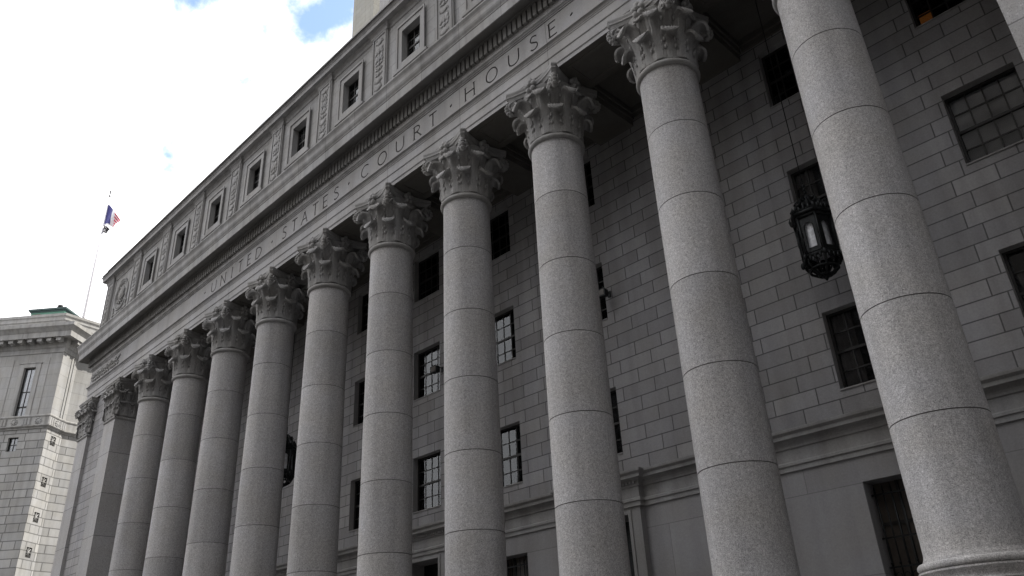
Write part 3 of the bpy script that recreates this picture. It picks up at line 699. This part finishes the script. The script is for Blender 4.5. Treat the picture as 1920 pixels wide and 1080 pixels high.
# projecting strips with carved panels
SW = .50
for x in STR:
    b = MB(); xa, xb = (x-SW, x+SW)
    b.box(xa, xb, YF-.09, YF-.002, 22.3, 26.0)
    for (a0, a1, c0, c1) in ((xa+.06, xa+.13, 22.62, 25.72), (xb-.13, xb-.06, 22.62, 25.72), (xa+.13, xb-.13, 22.62, 22.69), (xa+.13, xb-.13, 25.65, 25.72)): b.box(a0, a1, YF-.125, YF-.092, c0, c1)
    b.build('attic_strip', M_trim, CH)
def make_panel_relief(seed):
    b = MB(); rnd = random.Random(seed)
    z = .12
    k = 0
    while z < 2.75:
        kind = rnd.randrange(5)
        if kind == 0:
            for s in (-1, 1):
                b.ball((s*.14, -.03, z+.16), (.11, .06, .17), 8, 6, rot=Matrix.Rotation(R(25*s), 3, 'Y')); b.ball((s*.22, -.03, z+.02), (.07, .05, .09), 7, 5)
            b.ball((0, -.04, z+.10), (.06, .07, .20), 7, 6); z += .42
        elif kind == 1:
            b.ball((0, -.04, z+.14), (.20, .07, .13), 10, 6)
            for i in range(7): b.ball((.22*math.cos(R(180*i/6)), -.03, z+.12+.14*math.sin(R(180*i/6))), .045, 6, 4)
            z += .36
        elif kind == 2:
            for s in (-1, 1):
                b.tube([(s*(.06+.17*math.sin(q*.45)), -.03, z+.05*q) for q in range(8)], .035, 6); b.ball((s*.13, -.04, z+.30), .06, 7, 5)
            z += .44
        else:
            b.ball((0, -.04, z+.10), (.09, .07, .10), 8, 6)
            for s in (-1, 1): b.ball((s*.17, -.03, z+.10), (.10, .05, .05), 7, 5, rot=Matrix.Rotation(R(-30*s), 3, 'Y'))
            z += .27
        if kind == 4:
            z -= .27
            for i in range(6):
                for s in (-1, 1): b.ball((s*(.07+.05*i*(1 if i < 3 else .3)), -.03, z+.03+.06*i), (.075, .045, .035), 6, 4, rot=Matrix.Rotation(R(s*(35-18*i)), 3, 'Y'))
            z += .36
        for s in (-1, 1): b.ball((s*rnd.uniform(.12, .27), -.02, z-rnd.uniform(.03, .2)), (.05, .04, .05), 6, 4)
    b.v = [(v[0]*.95, v[1]*.42, v[2]) for v in b.v]; return b.build('carved_panel', M_trim)
prs = [make_panel_relief(s_) for s_ in (3, 8, 21)]
for i, x in enumerate(STR):
    o = prs[i] if i < 3 else prs[i % 3].copy()
    if i > 2: COL.objects.link(o)
    o.parent = CH; o.location = (x, YF-.09, 22.72)
# attic window frames
for x in ATW:
    wd = make_window(x, 23.30, 24.90, .56, YF, 3, 4, .20, 'pale', CH)
    s = MB()
    def ring(x0, x1, z0, z1, ix0, ix1, iz0, iz1, y0, y1):
        s.box(x0, ix0, y0, y1, z0, z1); s.box(ix1, x1, y0, y1, z0, z1); s.box(ix0, ix1, y0, y1, iz1, z1); s.box(ix0, ix1, y0, y1, z0, iz0)
    ring(x-.80, x+.80, 23.04, 25.18, x-.561, x+.561, 23.298, 24.902, YF-.07, YF-.002)
    ring(x-.86, x+.86, 22.98, 25.26, x-.79, x+.79, 23.05, 25.17, YF-.11, YF-.071)
    s.box(x-1.0, x+1.0, YF-.14, YF-.003, 22.86, 22.975)
    s.build('window_surround', M_trim, wd)
b = MB(); b.box(XL+.5, XR-.5, YF+1.6, YF+1.7, 22, 26.6)
for x in range(-8, 44, 4): b.box(x-.05, x+.05, YF+.42, YF+1.58, 22, 26.6)
b.box(XL+.5, XR-.5, YF+.42, YF+1.58, 26.5, 26.6); b.box(XL+.5, XR-.5, YF+.42, YF+1.58, 22.0, 22.1); b.build('attic_interior', M_room, CH)
# attic cornice, breaking forward over the strips
path = [(XL, YB), (XL, YF)]
path = [(XL-.09, YB), (XL-.09, YF-.09), (STR[0]+SW, YF-.09), (STR[0]+SW, YF)]
for x in STR[1:]: path += [(x-SW, YF), (x-SW, YF-.09), (x+SW, YF-.09), (x+SW, YF)]
path += [(XR, YF), (XR, YB)]
ac = [(-.02, 25.72), (.03, 25.74), (.05, 25.78), (.05, 25.84), (.08, 25.90), (.13, 25.94), (.15, 25.97), (.15, 26.02)]
b = MB(); b.sweep(ac, path, caps=False); b.build('attic_bed_moulding', M_trim, CH)
ac = [(-.02, 26.0), (.36, 26.0), (.36, 26.20), (.38, 26.22), (.41, 26.30), (.44, 26.34), (.44, 26.37)]
b = MB(); b.sweep(ac, EP, caps=False); b.build('attic_cornice', M_trim, CH)
b = MB(); EP2 = [(XL, YB), (XL, YF), (XR, YF), (XR, YB)]
b.sweep([(.5, 26.33), (.44, 26.375), (.25, 26.40), (.25, 26.62), (.29, 26.64), (.31, 26.70), (.31, 26.76), (-.2, 26.85)], [(XL+.35, YB), (XL+.35, YF), (XR, YF), (XR, YB)], caps=False)
b.quad((XL, YF-.2, 26.375), (XR, YF-.2, 26.375), (XR, YB, 26.375), (XL, YB, 26.375))
b.quad((XL+.4, YF+.1, 26.84), (XR, YF+.1, 26.84), (XR, YB, 26.84), (XL+.4, YB, 26.84)); b.build('parapet', M_cornice, CH)
# round medallion between the two left strips
def medallion(cx, cz):
    b = MB(); y = YF
    for r_, t_ in ((.93, .05), (.80, .028)): b.tube([(cx+r_*math.cos(R(a)), y-.03, cz+r_*math.sin(R(a))) for a in range(0, 360, 12)], t_, 6, closed=True)
    for i in range(9):
        a = i*.7; b.tube([(cx+.5*(q/9)*math.cos(a+q*.22), y-.05, cz+.6*(q/9)*math.sin(a+q*.22)) for q in range(1, 10)], [.05]*9, 6)
    b.ball((cx, y-.05, cz), (.24, .10, .32), 10, 8)
    for s in (-1, 1):
        for q in range(6): b.ball((cx+s*(.92+.06*math.sin(q*2)), y-.03, cz-1.15+.12*q), (.09, .06, .10), 7, 5)
        for q in range(7): b.ball((cx+s*(.18+.13*q), y-.03, cz-1.12-.04*math.sin(q)), (.10, .06, .07), 7, 5)
        for q in range(5): b.ball((cx+s*(.08+.12*q), y-.05, cz+1.05-.02*q*q), (.09, .07, .08), 7, 5)
        b.box(*(sorted((cx+s*1.36, cx+s*1.42))), y-.04, y-.003, 22.62, 25.70)
    b.box(cx-1.36, cx+1.36, y-.04, y-.003, 25.64, 25.70)
    return b.build('medallion', M_carve, CH)
medallion(-6.05, 24.12)

# --- upper blocks on the roof
b = MB(); b.box(7.0, 29.0, 8.0, 30.0, 26.0, 52.0); b.build('upper_block', M_attic, CH)
b = MB(); ub = [(7.0, 30.0), (7.0, 8.0), (29.0, 8.0), (29.0, 30.0)]
for z in range(13): b.sweep([(.003, 26.9+z*2.0), (.10, 26.93+z*2.0), (.10, 27.2+z*2.0), (.05, 27.25+z*2.0), (.05, 27.34+z*2.0), (.003, 27.4+z*2.0)], ub, caps=False)
for x in (8.2, 12.2, 16.2, 20.2, 24.2): b.box(x, x+.10, 7.9, 7.998, 27.5, 51.8)
b.build('block_moulding', M_trim, CH)
b = MB(); b.box(-2.62, .33, 12.0, 16.0, 26.0, 62.0); b.build('roof_pier', M_beige, CH)

# ================================================================== LANTERNS
def make_lantern():
    t = thing('lantern', '', 'lantern')
    # local origin at the lowest tip; hexagon radius .50, total 2.1 m and a long rod above
    def hexp(r, z, k, rot=30): a = R(60*k+rot); return Vector((r*math.cos(a), r*math.sin(a), z))
    b = MB()
    for z, r_, t_ in ((.58, .50, .045), (.66, .47, .03), (1.62, .50, .045), (1.70, .56, .05), (1.78, .52, .03)): b.tube([hexp(r_, z, k) for k in range(6)], t_, 6, closed=True)
    for k in range(6):
        b.tube([hexp(.47, .58, k), hexp(.485, 1.1, k), hexp(.50, 1.68, k)], [.045, .038, .045], 6)
        b.ball(hexp(.53, .56, k), (.06, .06, .09), 7, 5); b.tube([hexp(.56, 1.70, k), hexp(.60, 1.80, k), hexp(.58, 1.90, k)], [.05, .035, .005], 6)
        # panel plates with an arched opening
        a, c = hexp(.462, 0, k), hexp(.462, 0, k+1); e = (c-a); n_ = Vector((e.y, -e.x, 0)).normalized(); wid = e.length; e.normalize(); a = a-n_*0
        z0, z1 = .60, 1.64; hw = .118; zt = 1.31; cx = wid/2
        opening = [(cx-hw, .76), (cx+hw, .76)]+[(cx+hw*math.cos(R(q*18)), zt+hw*math.sin(R(q*18))) for q in range(0, 11)]
        outer = [(.02, z0), (wid-.02, z0), (wid-.02, zt)]
        # ring between opening and the plate edge, point by point
        def outpt(u, v):
            du, dv = u-cx, v-1.12; s_ = max(abs(du)/(wid/2-.02), abs(dv)/.52); return (cx+du/s_, 1.12+dv/s_)
        m = len(opening); vs = []
        for u, v in opening: vs.append(a+e*u+Vector((0, 0, v)))
        for u, v in opening: uu, vv = outpt(u, v); vs.append(a+e*uu+Vector((0, 0, vv)))
        fs = [(i, (i+1) % m, m+(i+1) % m, m+i) for i in range(m)]
        vs2 = [v+n_*.02 for v in vs]; b.add(vs, fs); b.add(vs2, [f[::-1] for f in fs]); b.add(vs+vs2, [(i, 2*m+i, 2*m+(i+1) % m, (i+1) % m) for i in range(m)])
        b.tube([vs2[i] for i in range(m)], .014, 5, closed=True)
        # basket ribs under the body
        b.tube([hexp(.47, .58, k), hexp(.45, .44, k), hexp(.34, .26, k), hexp(.16, .15, k), hexp(.06, .12, k)], [.045, .04, .035, .03, .03], 6)
        b.tube([hexp(.42, .57, k, 60), hexp(.39, .42, k, 60), hexp(.27, .25, k, 60), hexp(.09, .13, k, 60)], .026, 6)
        b.tube([hexp(.46, .50, k)*.5+hexp(.46, .50, k+1)*.5+Vector((.055*math.cos(q*.785), .055*math.sin(q*.785), .07*math.sin(q*.785)-.05)) for q in range(8)], .018, 5, closed=True)
        # crown: cusped plates and scrolls
        b.tube([hexp(.52, 1.78, k), hexp(.46, 1.92, k), hexp(.30, 2.02, k), hexp(.24, 2.16, k), hexp(.14, 2.28, k), hexp(.05, 2.34, k)], [.04, .04, .035, .03, .025, .02], 6)
        b.tube([hexp(.44, 1.80, k, 60)+Vector((0, 0, 0)), hexp(.50, 1.90, k, 60), hexp(.44, 2.00, k, 60), hexp(.40, 1.94, k, 60)], [.035, .03, .025, .012], 6)
        b.ball(hexp(.40, 1.90, k, 60), (.07, .07, .10), 7, 5); b.ball(hexp(.22, 2.12, k), .05, 6, 4)
        for q in (.25, .5, .75):
            pp = hexp(.54, 1.80, k)*(1-q)+hexp(.54, 1.80, k+1)*q; b.ball(pp, (.05, .05, .10), 6, 4); b.ball(pp+Vector((0, 0, -1.30)), (.045, .045, .075), 6, 4)
        b.tube([hexp(.30, 2.0, k, 60), hexp(.36, 2.10, k, 60), hexp(.30, 2.20, k, 60), hexp(.20, 2.14, k, 60)], .03, 6)
        b.ball(hexp(.47, 1.1, k)*1.03, (.05, .05, .16), 6, 5)
    for z, r_, t_ in ((.30, .38, .028), (.16, .17, .03)): b.tube([hexp(r_, z, k/2) for k in range(12)], t_, 6, closed=True)
    b.lathe([([(.30, 1.74), (.34, 1.80), (.24, 1.95), (.14, 2.10), (.08, 2.3), (.03, 2.36)], 0)], 12)
    b.lathe([([(.0, .0), (.03, .03), (.05, .07), (.10, .10), (.10, .14), (.04, .17), (.04, .2)], 0)], 12)
    b.build('body', M_iron, t)
    b = MB(); b.lathe([([(.40, .70), (.40, 1.60)], 0), ([(.0, .70), (.40, .70)], 0)], 6, a0=R(30), a1=R(390)); b.build('pane', M_milk, t)
    b = MB(); z = 2.36; pts = []
    b.tube([(0, 0, 2.36), (0, 0, 18.6-9.7)], .015, 6)
    for z_ in (2.42, 2.52, 2.62): b.ball((0, 0, z_), (.05, .05, .05), 7, 5)
    b.build('rod', M_iron, t)
    return t
lan = make_lantern(); lan.location = (34, 2.0, 9.7); lan.rotation_euler = (0, 0, R(34)); lan.scale = (.87, .87, 1); lan['label'] = 'black hexagonal bronze lantern hanging in front of the wall beside the big right column'; lan['group'] = 'lanterns hanging in the colonnade'
ln2 = copy_tree(lan); ln2.location = (10, 2.0, 9.7); ln2['label'] = 'small far lantern half hidden between two columns in the left half of the colonnade'

# ================================================================== WALL FLOODLIGHTS
def make_flood(x, z, label):
    t = thing('floodlight', label, 'floodlight', (x, YW, z), group='floodlights beside the windows')
    b = MB(); b.box(-.06, .06, -.03, -.001, -.10, .10); b.tube([(0, -.03, .04), (0, -.16, .08), (-.02, -.30, .02)], .022, 6); b.tube([(-.10, -.30, .02), (.10, -.30, .02)], .02, 6); b.build('bracket', M_iron, t)
    b = MB(); b.box(-.15, .15, -.44, -.26, -.20, .02); b.box(-.17, .17, -.46, -.441, -.22, .04); b.build('housing', M_iron, t)
    b = MB(); b.box(-.13, .13, -.470, -.4615, -.18, 0); b.build('lens', M_brown, t)
    return t
make_flood(26.95, 12.5, 'black floodlight just right of the big near column with the window behind it')
make_flood(18.95, 12.5, 'black floodlight at the right edge of the far wall window')

# ================================================================== NEIGHBOURING BUILDING
HX = (-37.35, 4.75, 0)
HB = thing('hexagonal_court_building', 'pale stone building with a sunlit corner at the far left behind the colonnade', 'building', HX)
AA, AB, AC = R(41.0), R(127.7), R(98.5)         # direction of each face's local +X
LB = 2.15                                       # width of the chamfered face
def dirv(a): return Vector((math.cos(a), math.sin(a), 0))
Bp = dirv(AB)*LB; LA, LC = 42.0, 60.0
ZL = dict(band0=24.97, band1=26.1, top=32.2)
# face A: local x from -LA to 0 (ends at the corner), outward = local -y
def face(name, a, origin, x0, x1, zs, holes, mats, depth=.5):
    b = MB(); z0, z1, m = zs
    wall_with_holes(b, x0, x1, z0, z1, holes, 0, depth, m, 1)
    return b.build(name, mats, HB, origin, a)
bays = [2.95+5.6*i for i in range(6)]
hol = [(-x-.56, -x+.56, 26.12, 30.82) for x in bays]
face('upper_wall', AA, (0, 0, 0), -LA, 0, (26.1, 32.7, 0), hol, [M_leftp, M_leftt])
hol2 = [(-x-.46, -x+.46, 22.9, 24.17) for x in bays]
face('lower_wall', AA, (0, 0, 0), -LA, 0, (0, 24.97, 0), hol2, [M_left, M_leftt])
gz = [23.92, 20.24, 17.36-.5, 14.51-1.0, 10.0]; gz = [23.92, 20.24, 17.2, 14.3, 11.4]
GH = [(1.07-.34, 1.07+.34, z-.42, z+.42) for z in gz]
face('upper_wall', AB, (0, 0, 0), 0, LB, (26.1, 32.7, 0), [], [M_leftp, M_leftt])
face('lower_wall', AB, (0, 0, 0), 0, LB, (0, 24.97, 0), GH, [M_left, M_leftt], .2)
face('upper_wall', AC, tuple(Bp), 0, LC, (26.1, 32.7, 0), [(9.5+5.6*i, 10.6+5.6*i, 26.12, 30.82) for i in range(8)], [M_leftp, M_leftt])
face('lower_wall', AC, tuple(Bp), 0, LC, (0, 24.97, 0), [], [M_left, M_leftt])
PA = dirv(AA)*(-LA); PC = Bp+dirv(AC)*LC
LP = [(PA.x, PA.y), (0, 0), (Bp.x, Bp.y), (PC.x, PC.y)]
def lsweep(name, prof, mat, path=LP): b = MB(); b.sweep(prof, path, caps=False); return b.build(name, mat, HB)
lsweep('carved_band', [(-.1, 24.80), (.10, 24.85), (.10, 24.95), (.22, 25.0), (.28, 25.06), (.28, 25.12), (.06, 25.16), (.06, 25.92), (.12, 25.96), (.14, 26.05), (.10, 26.12), (-.1, 26.14)], M_leftt)
lsweep('main_cornice', [(-.1, 32.12), (.08, 32.16), (.08, 32.24), (.03, 32.26), (.03, 32.60), (.12, 32.66), (.20, 32.78), (.20, 32.86), (.26, 32.90), (.26, 33.42), (.95, 33.40), (.95, 33.34), (1.02, 33.34), (1.02, 33.86), (1.06, 33.9), (1.22, 34.14), (1.36, 34.30), (1.36, 34.62), (-.1, 35.1)], M_leftt)
b = MB(); b.box(-.22, .22, -.90, -.262, 33.02, 33.395); b.ball((0, -.60, 33.0), (.15, .2, .08), 7, 5); mod0 = b.build('modillion', M_leftt, HB); nm = 0
for st, an, n0 in ((Vector((0, 0, 0)), AA, 40), (Vector((0, 0, 0)), AB, 2), (Bp, AC, 40)):
    for i in range(n0):
        sgn = -1 if an == AA else 1; pt = st+dirv(an)*(sgn*((.25 if an == AA else .6)+.92*i))
        o = mod0 if nm == 0 else mod0.copy()
        if nm: COL.objects.link(o)
        nm += 1; o.parent = HB; o.location = pt; o.rotation_euler = (0, 0, an)
# parapet wall behind the cornice: sharper corner
T0 = dirv(AA)*(-.65); PP = [(PA.x, PA.y), (T0.x, T0.y), (T0.x+dirv(AC).x*LC, T0.y+dirv(AC).y*LC)]
lsweep('parapet', [(-.05, 34.4), (-.05, 35.45), (.0, 35.5), (.03, 35.56), (.03, 35.62), (.0, 35.66), (0, 35.9), (.06, 35.94), (.10, 35.98), (.10, 36.22), (-.4, 36.32)], M_leftp, PP)
b = MB(); b.add([(PA.x, PA.y, 36.2), (T0.x, T0.y, 36.2), (PC.x, PC.y, 36.2), (PC.x-60, PC.y, 36.2), (PA.x-60, PA.y+60, 36.2)], [(0, 1, 2, 3, 4)])
b.build('roof', M_leftt, HB)
def on_face(name, fn, a, origin, mats): b = MB(); fn(b); return b.build(name, mats, HB, origin, a)
for i, x in enumerate(bays):
    w0 = MB(); xx = -x
    w0.box(xx-.56, xx+.56, .30, .34, 26.12, 26.98); w0.box(xx-.56, xx+.56, .28, .36, 26.98, 27.12); w0.box(xx-.56, xx+.56, .30, .34, 27.12, 30.82)
    wo_ = w0.build('window', M_blind, HB, (0, 0, 0), AA)
    f = MB()
    for xa, xb, za, zb in ((xx-.56, xx-.50, 26.12, 30.82), (xx+.50, xx+.56, 26.12, 30.82), (xx-.02, xx+.02, 26.12, 30.82), (xx-.5, xx+.5, 28.45, 28.53), (xx-.5, xx+.5, 26.98, 27.12), (xx-.5, xx+.5, 30.74, 30.82)): f.box(xa, xb, .22, .297, za, zb)
    f.build('frame', M_frame, wo_)
    gl = MB(); gl.box(xx-.5, xx+.5, .262, .268, 26.14, 30.8); gl.build('glass', M_glass, wo_)
    s = MB(); s.box(xx-1.02, xx-.56, -.05, -.002, 26.13, 31.2); s.box(xx+.56, xx+1.02, -.05, -.002, 26.13, 31.2); s.box(xx-.56, xx+.56, -.05, -.002, 30.82, 31.2); s.box(xx-1.10, xx+1.10, -.10, -.003, 31.205, 31.3)
    for e in (xx-1.75, xx+1.69): s.box(e, e+.06, -.03, -.002, 26.2, 31.7)
    s.build('surround', M_leftt, wo_)
    w1 = MB(); w1.box(xx-.46, xx+.46, .30, .34, 22.9, 24.17); wq = w1.build('small_window', M_blind, HB, (0, 0, 0), AA)
    f = MB()
    for xa, xb, za, zb in ((xx-.46, xx-.40, 22.9, 24.17), (xx+.40, xx+.46, 22.9, 24.17), (xx-.015, xx+.015, 22.9, 24.17), (xx-.4, xx+.4, 23.5, 23.57), (xx-.4, xx+.4, 24.11, 24.17)): f.box(xa, xb, .22, .297, za, zb)
    f.build('frame', M_frame, wq)
    gl = MB(); gl.box(xx-.4, xx+.4, .262, .268, 22.92, 24.12); gl.build('glass', M_glass, wq)
for z in gz:
    b = MB(); b.box(.74, 1.40, .12, .16, z-.40, z+.40); vg = b.build('vent', M_room, HB, (0, 0, 0), AB)
    b = MB()
    for k in range(4): 
        a = R(45*k); dx, dz = math.cos(a)*.33, math.sin(a)*.41; b.tube([(1.07-dx, .06, z-dz), (1.07+dx, .06, z+dz)], .035, 6)
    b.ball((1.07, .05, z), (.09, .05, .09), 8, 5); b.build('vent_grille', M_leftt, vg)
# low relief on the band: roundels and triple blocks, each a piece of its own
b = MB()
for q in range(8): b.ball((.26*math.cos(q*.785), -.07, 25.54+.24*math.sin(q*.785)), (.10, .06, .09), 6, 4)
b.ball((0, -.08, 25.54), (.20, .05, .18), 8, 5); ro0 = b.build('roundel', M_leftt, HB)
b = MB(); b.box(-.42, .42, -.09, -.061, 25.22, 25.88)
for q in range(3): b.box(-.35+.28*q, -.22+.28*q, -.13, -.091, 25.24, 25.86)
tb0 = b.build('relief_block', M_leftt, HB); used = set()
for pr_, xx, an in [((ro0, tb0)[i % 2], -.95-1.12*i, AA) for i in range(16)]+[(ro0, 1.1, AB), (tb0, .30, AB), (tb0, 1.86, AB)]:
    o = pr_ if pr_.name not in used else pr_.copy()
    if o is not pr_: COL.objects.link(o)
    used.add(pr_.name); o.parent = HB; o.location = dirv(an)*xx; o.rotation_euler = (0, 0, an)
b = MB()           # pier strips on the upper sunlit faces
b.box(1.25, 1.45, -.07, -.002, 26.2, 32.1); b.box(1.62, 1.75, -.07, -.002, 26.2, 32.1); b.build('pier_strip', M_leftt, HB, (0, 0, 0), AB)
# green copper rooftop house
GP = dirv(AA)*(-3.0)+Vector((math.sin(AA), -math.cos(AA), 0))*(-3.0)
b = MB(); b.box(-3.5, 0, 0, 3.2, 35.8, 38.25, 0); gh_ = b.build('rooftop_house', M_green, HB, (GP.x, GP.y, 0), AA)
b = MB(); b.box(-3.72, .2, -.2, 3.4, 38.253, 38.44); b.box(-3.58, .08, -.08, 3.28, 38.10, 38.25); b.build('eaves', M_greend, gh_)
b = MB(); b.box(-3.3, -2.45, -.04, -.001, 36.6, 37.9)
for k in range(9): b.box(-3.28, -2.47, -.07, -.041, 36.65+k*.13, 36.71+k*.13)
b.build('louvre', plain('brown_louvre', (.16, .12, .09), .8), gh_)
b = MB()
for x in (-2.4, -1.6, -.8, .1): b.tube([(x, -.1, 38.44), (x, -.1, 38.72)], .02, 5)
for y in (1, 2.2, 3.2): b.tube([(.1, y, 38.44), (.1, y, 38.72)], .02, 5)
b.tube([(-2.4, -.1, 38.72), (.1, -.1, 38.72), (.1, 3.2, 38.72)], .02, 5); b.build('railing', M_iron, gh_)
b = MB(); b.lathe([([(.10, 38.44), (.10, 38.72)], 0), ([(.24, 38.70), (.28, 38.80), (.22, 38.98), (.05, 39.04)], 0)], 12, c=(-.9, .5, 0)); b.box(-1.1, -.7, .3, .7, 38.44, 38.62); b.build('roof_vent', M_iron, gh_)

# ================================================================== FLAGPOLE AND FLAGS
FD = 95.0; faz = R(165.17); fx, fy = 40.2236+FD*math.cos(faz), -14.804+FD*math.sin(faz)
zt = 1.6+FD*math.tan(R(31.28)); zb = 36.2
fp = thing('flagpole', 'tall thin white flagpole rising from the roof of the far left building', 'flagpole', (fx, fy, zb))
b = MB(); b.tube([(0, 0, 0), (0, 0, (zt-zb)*.6), (0, 0, zt-zb-.6)], [.17, .14, .09], 10); b.build('pole', M_pole, fp)
b = MB(); b.ball((0, 0, zt-zb-.5), .14); b.tube([(0, 0, zt-zb-.45), (0, 0, zt-zb+.35)], [.05, .09, ][:2], 6); b.ball((0, 0, zt-zb-.95), .10); b.build('finial', M_iron, fp)
def flag_mat(name, kind):
    m = bpy.data.materials.new(name); m.use_nodes = True; p = m.node_tree.nodes['Principled BSDF']; p.inputs['Roughness'].default_value = .8
    p.inputs['Base Color'].default_value = (*kind, 1); return m
F_blue, F_white, F_red, F_black = [flag_mat(n, c) for n, c in (('flag_blue', (.055, .055, .22)), ('flag_white', (.9, .9, .95)), ('flag_red', (.65, .09, .13)), ('flag_black', (.02, .022, .024)))]
vr = Vector((math.cos(YAW), math.sin(YAW), 0))      # the flags fly across the view
def flag(name, mats, matfn, hoist, top, length, drop, nu=30, nv=14):
    b = MB(); vs = []; fs = []
    def P(i, j):
        u, v = i/nu, j/nv
        s = length*u*(1-.25*v*u); z = top-hoist*v*(1-.72*u)-drop*u**1.1; wv = .30*math.sin(9*u+2.5*v)*u**.5
        return Vector((fx, fy, 0))+vr*(s*.9+.08)+Vector((-vr.y, vr.x, 0))*(wv-.35*s)+Vector((0, 0, z))
    for j in range(nv+1):
        for i in range(nu+1): vs.append(P(i, j)-Vector((fx, fy, zb)))
    b.v = [tuple(v) for v in vs]
    for j in range(nv):
        for i in range(nu): b.f.append([j*(nu+1)+i, j*(nu+1)+i+1, (j+1)*(nu+1)+i+1, (j+1)*(nu+1)+i]); b.m.append(matfn((i+.5)/nu, (j+.5)/nv)); b.s.append(True)
    o = b.build(name, mats, None, (fx, fy, zb)); md = o.modifiers.new('t', 'SOLIDIFY'); md.thickness = .02; return o
def usf(u, v):
    if u < .42 and v < .92: return 0
    return 2 if int(v*9) % 2 == 0 and u > .6 else 1
def zpix(y): # height on the pole from elevation in degrees
    return 1.6+FD*math.tan(R(y))
ft = zpix(30.55)
b1 = flag('flag', [F_blue, F_white, F_red], usf, 3.1, ft, 2.7, 3.1); tag(b1, 'blue, white and red flag flying at the top of the far roof flagpole', 'flag')
b2 = flag('flag', [F_black, F_white], lambda u, v: 1 if (.25 < math.hypot((u-.42)*1.5, v-.5)*1.0 < .36 or math.hypot((u-.42)*1.5, v-.62) < .10) else 0, 1.3, ft-3.0, 1.1, .8); tag(b2, 'small black flag with a white disc just under the blue, white and red flag', 'flag')

# ================================================================== ADDED BLOCKS ACROSS THE SQUARE (unseen: put in for shade, bounce and window reflections)
M_blockerA = stone('brown_brick', (.07, .066, .064), var=.1, speck=3, samt=.1, brick=(3.2, 3.4, 0, .55, 0, 1), joint=1.9)
M_blockerB = stone('grey_concrete', (.10, .10, .098), var=.1, speck=3, samt=.1, brick=(2.8, 3.6, 0, .5, 0, 1), joint=1.7)
BLOCKERS = [(-150, -34, -105, -74, 24, 0), (-30, 7.9, -100, -70, 46, 1), (8, 62, -100, -68, 76, 0), (66, 96, -66, -14, 60, 1), (62, 100, -8, 40, 66, 0)]
for i, (x0, x1, y0, y1, h, m) in enumerate(BLOCKERS):
    t = thing('sky_blocker', ('unseen low brown block added at the north end of the square to shape the light', 'unseen grey block added straight across the square to hold back low sky light', 'tallest unseen brown block added across the square to block sky and darken window reflections', 'unseen grey block added south of the steps to darken the right sides of the columns', 'tall unseen brown block added past the right end of the court house to block sky light')[i], 'building', ((x0+x1)/2, (y0+y1)/2, 0), group='unseen blocks added to shade the front')
    hx, hy = (x1-x0)/2, (y1-y0)/2
    b = MB(); b.box(-hx, hx, -hy, hy, 0, h); b.build('wall', (M_blockerA, M_blockerB)[m], t)
    b = MB(); b.box(-hx-.6, hx+.6, -hy-.6, hy+.6, h+.002, h+1.2); b.build('cornice', M_trim, t)
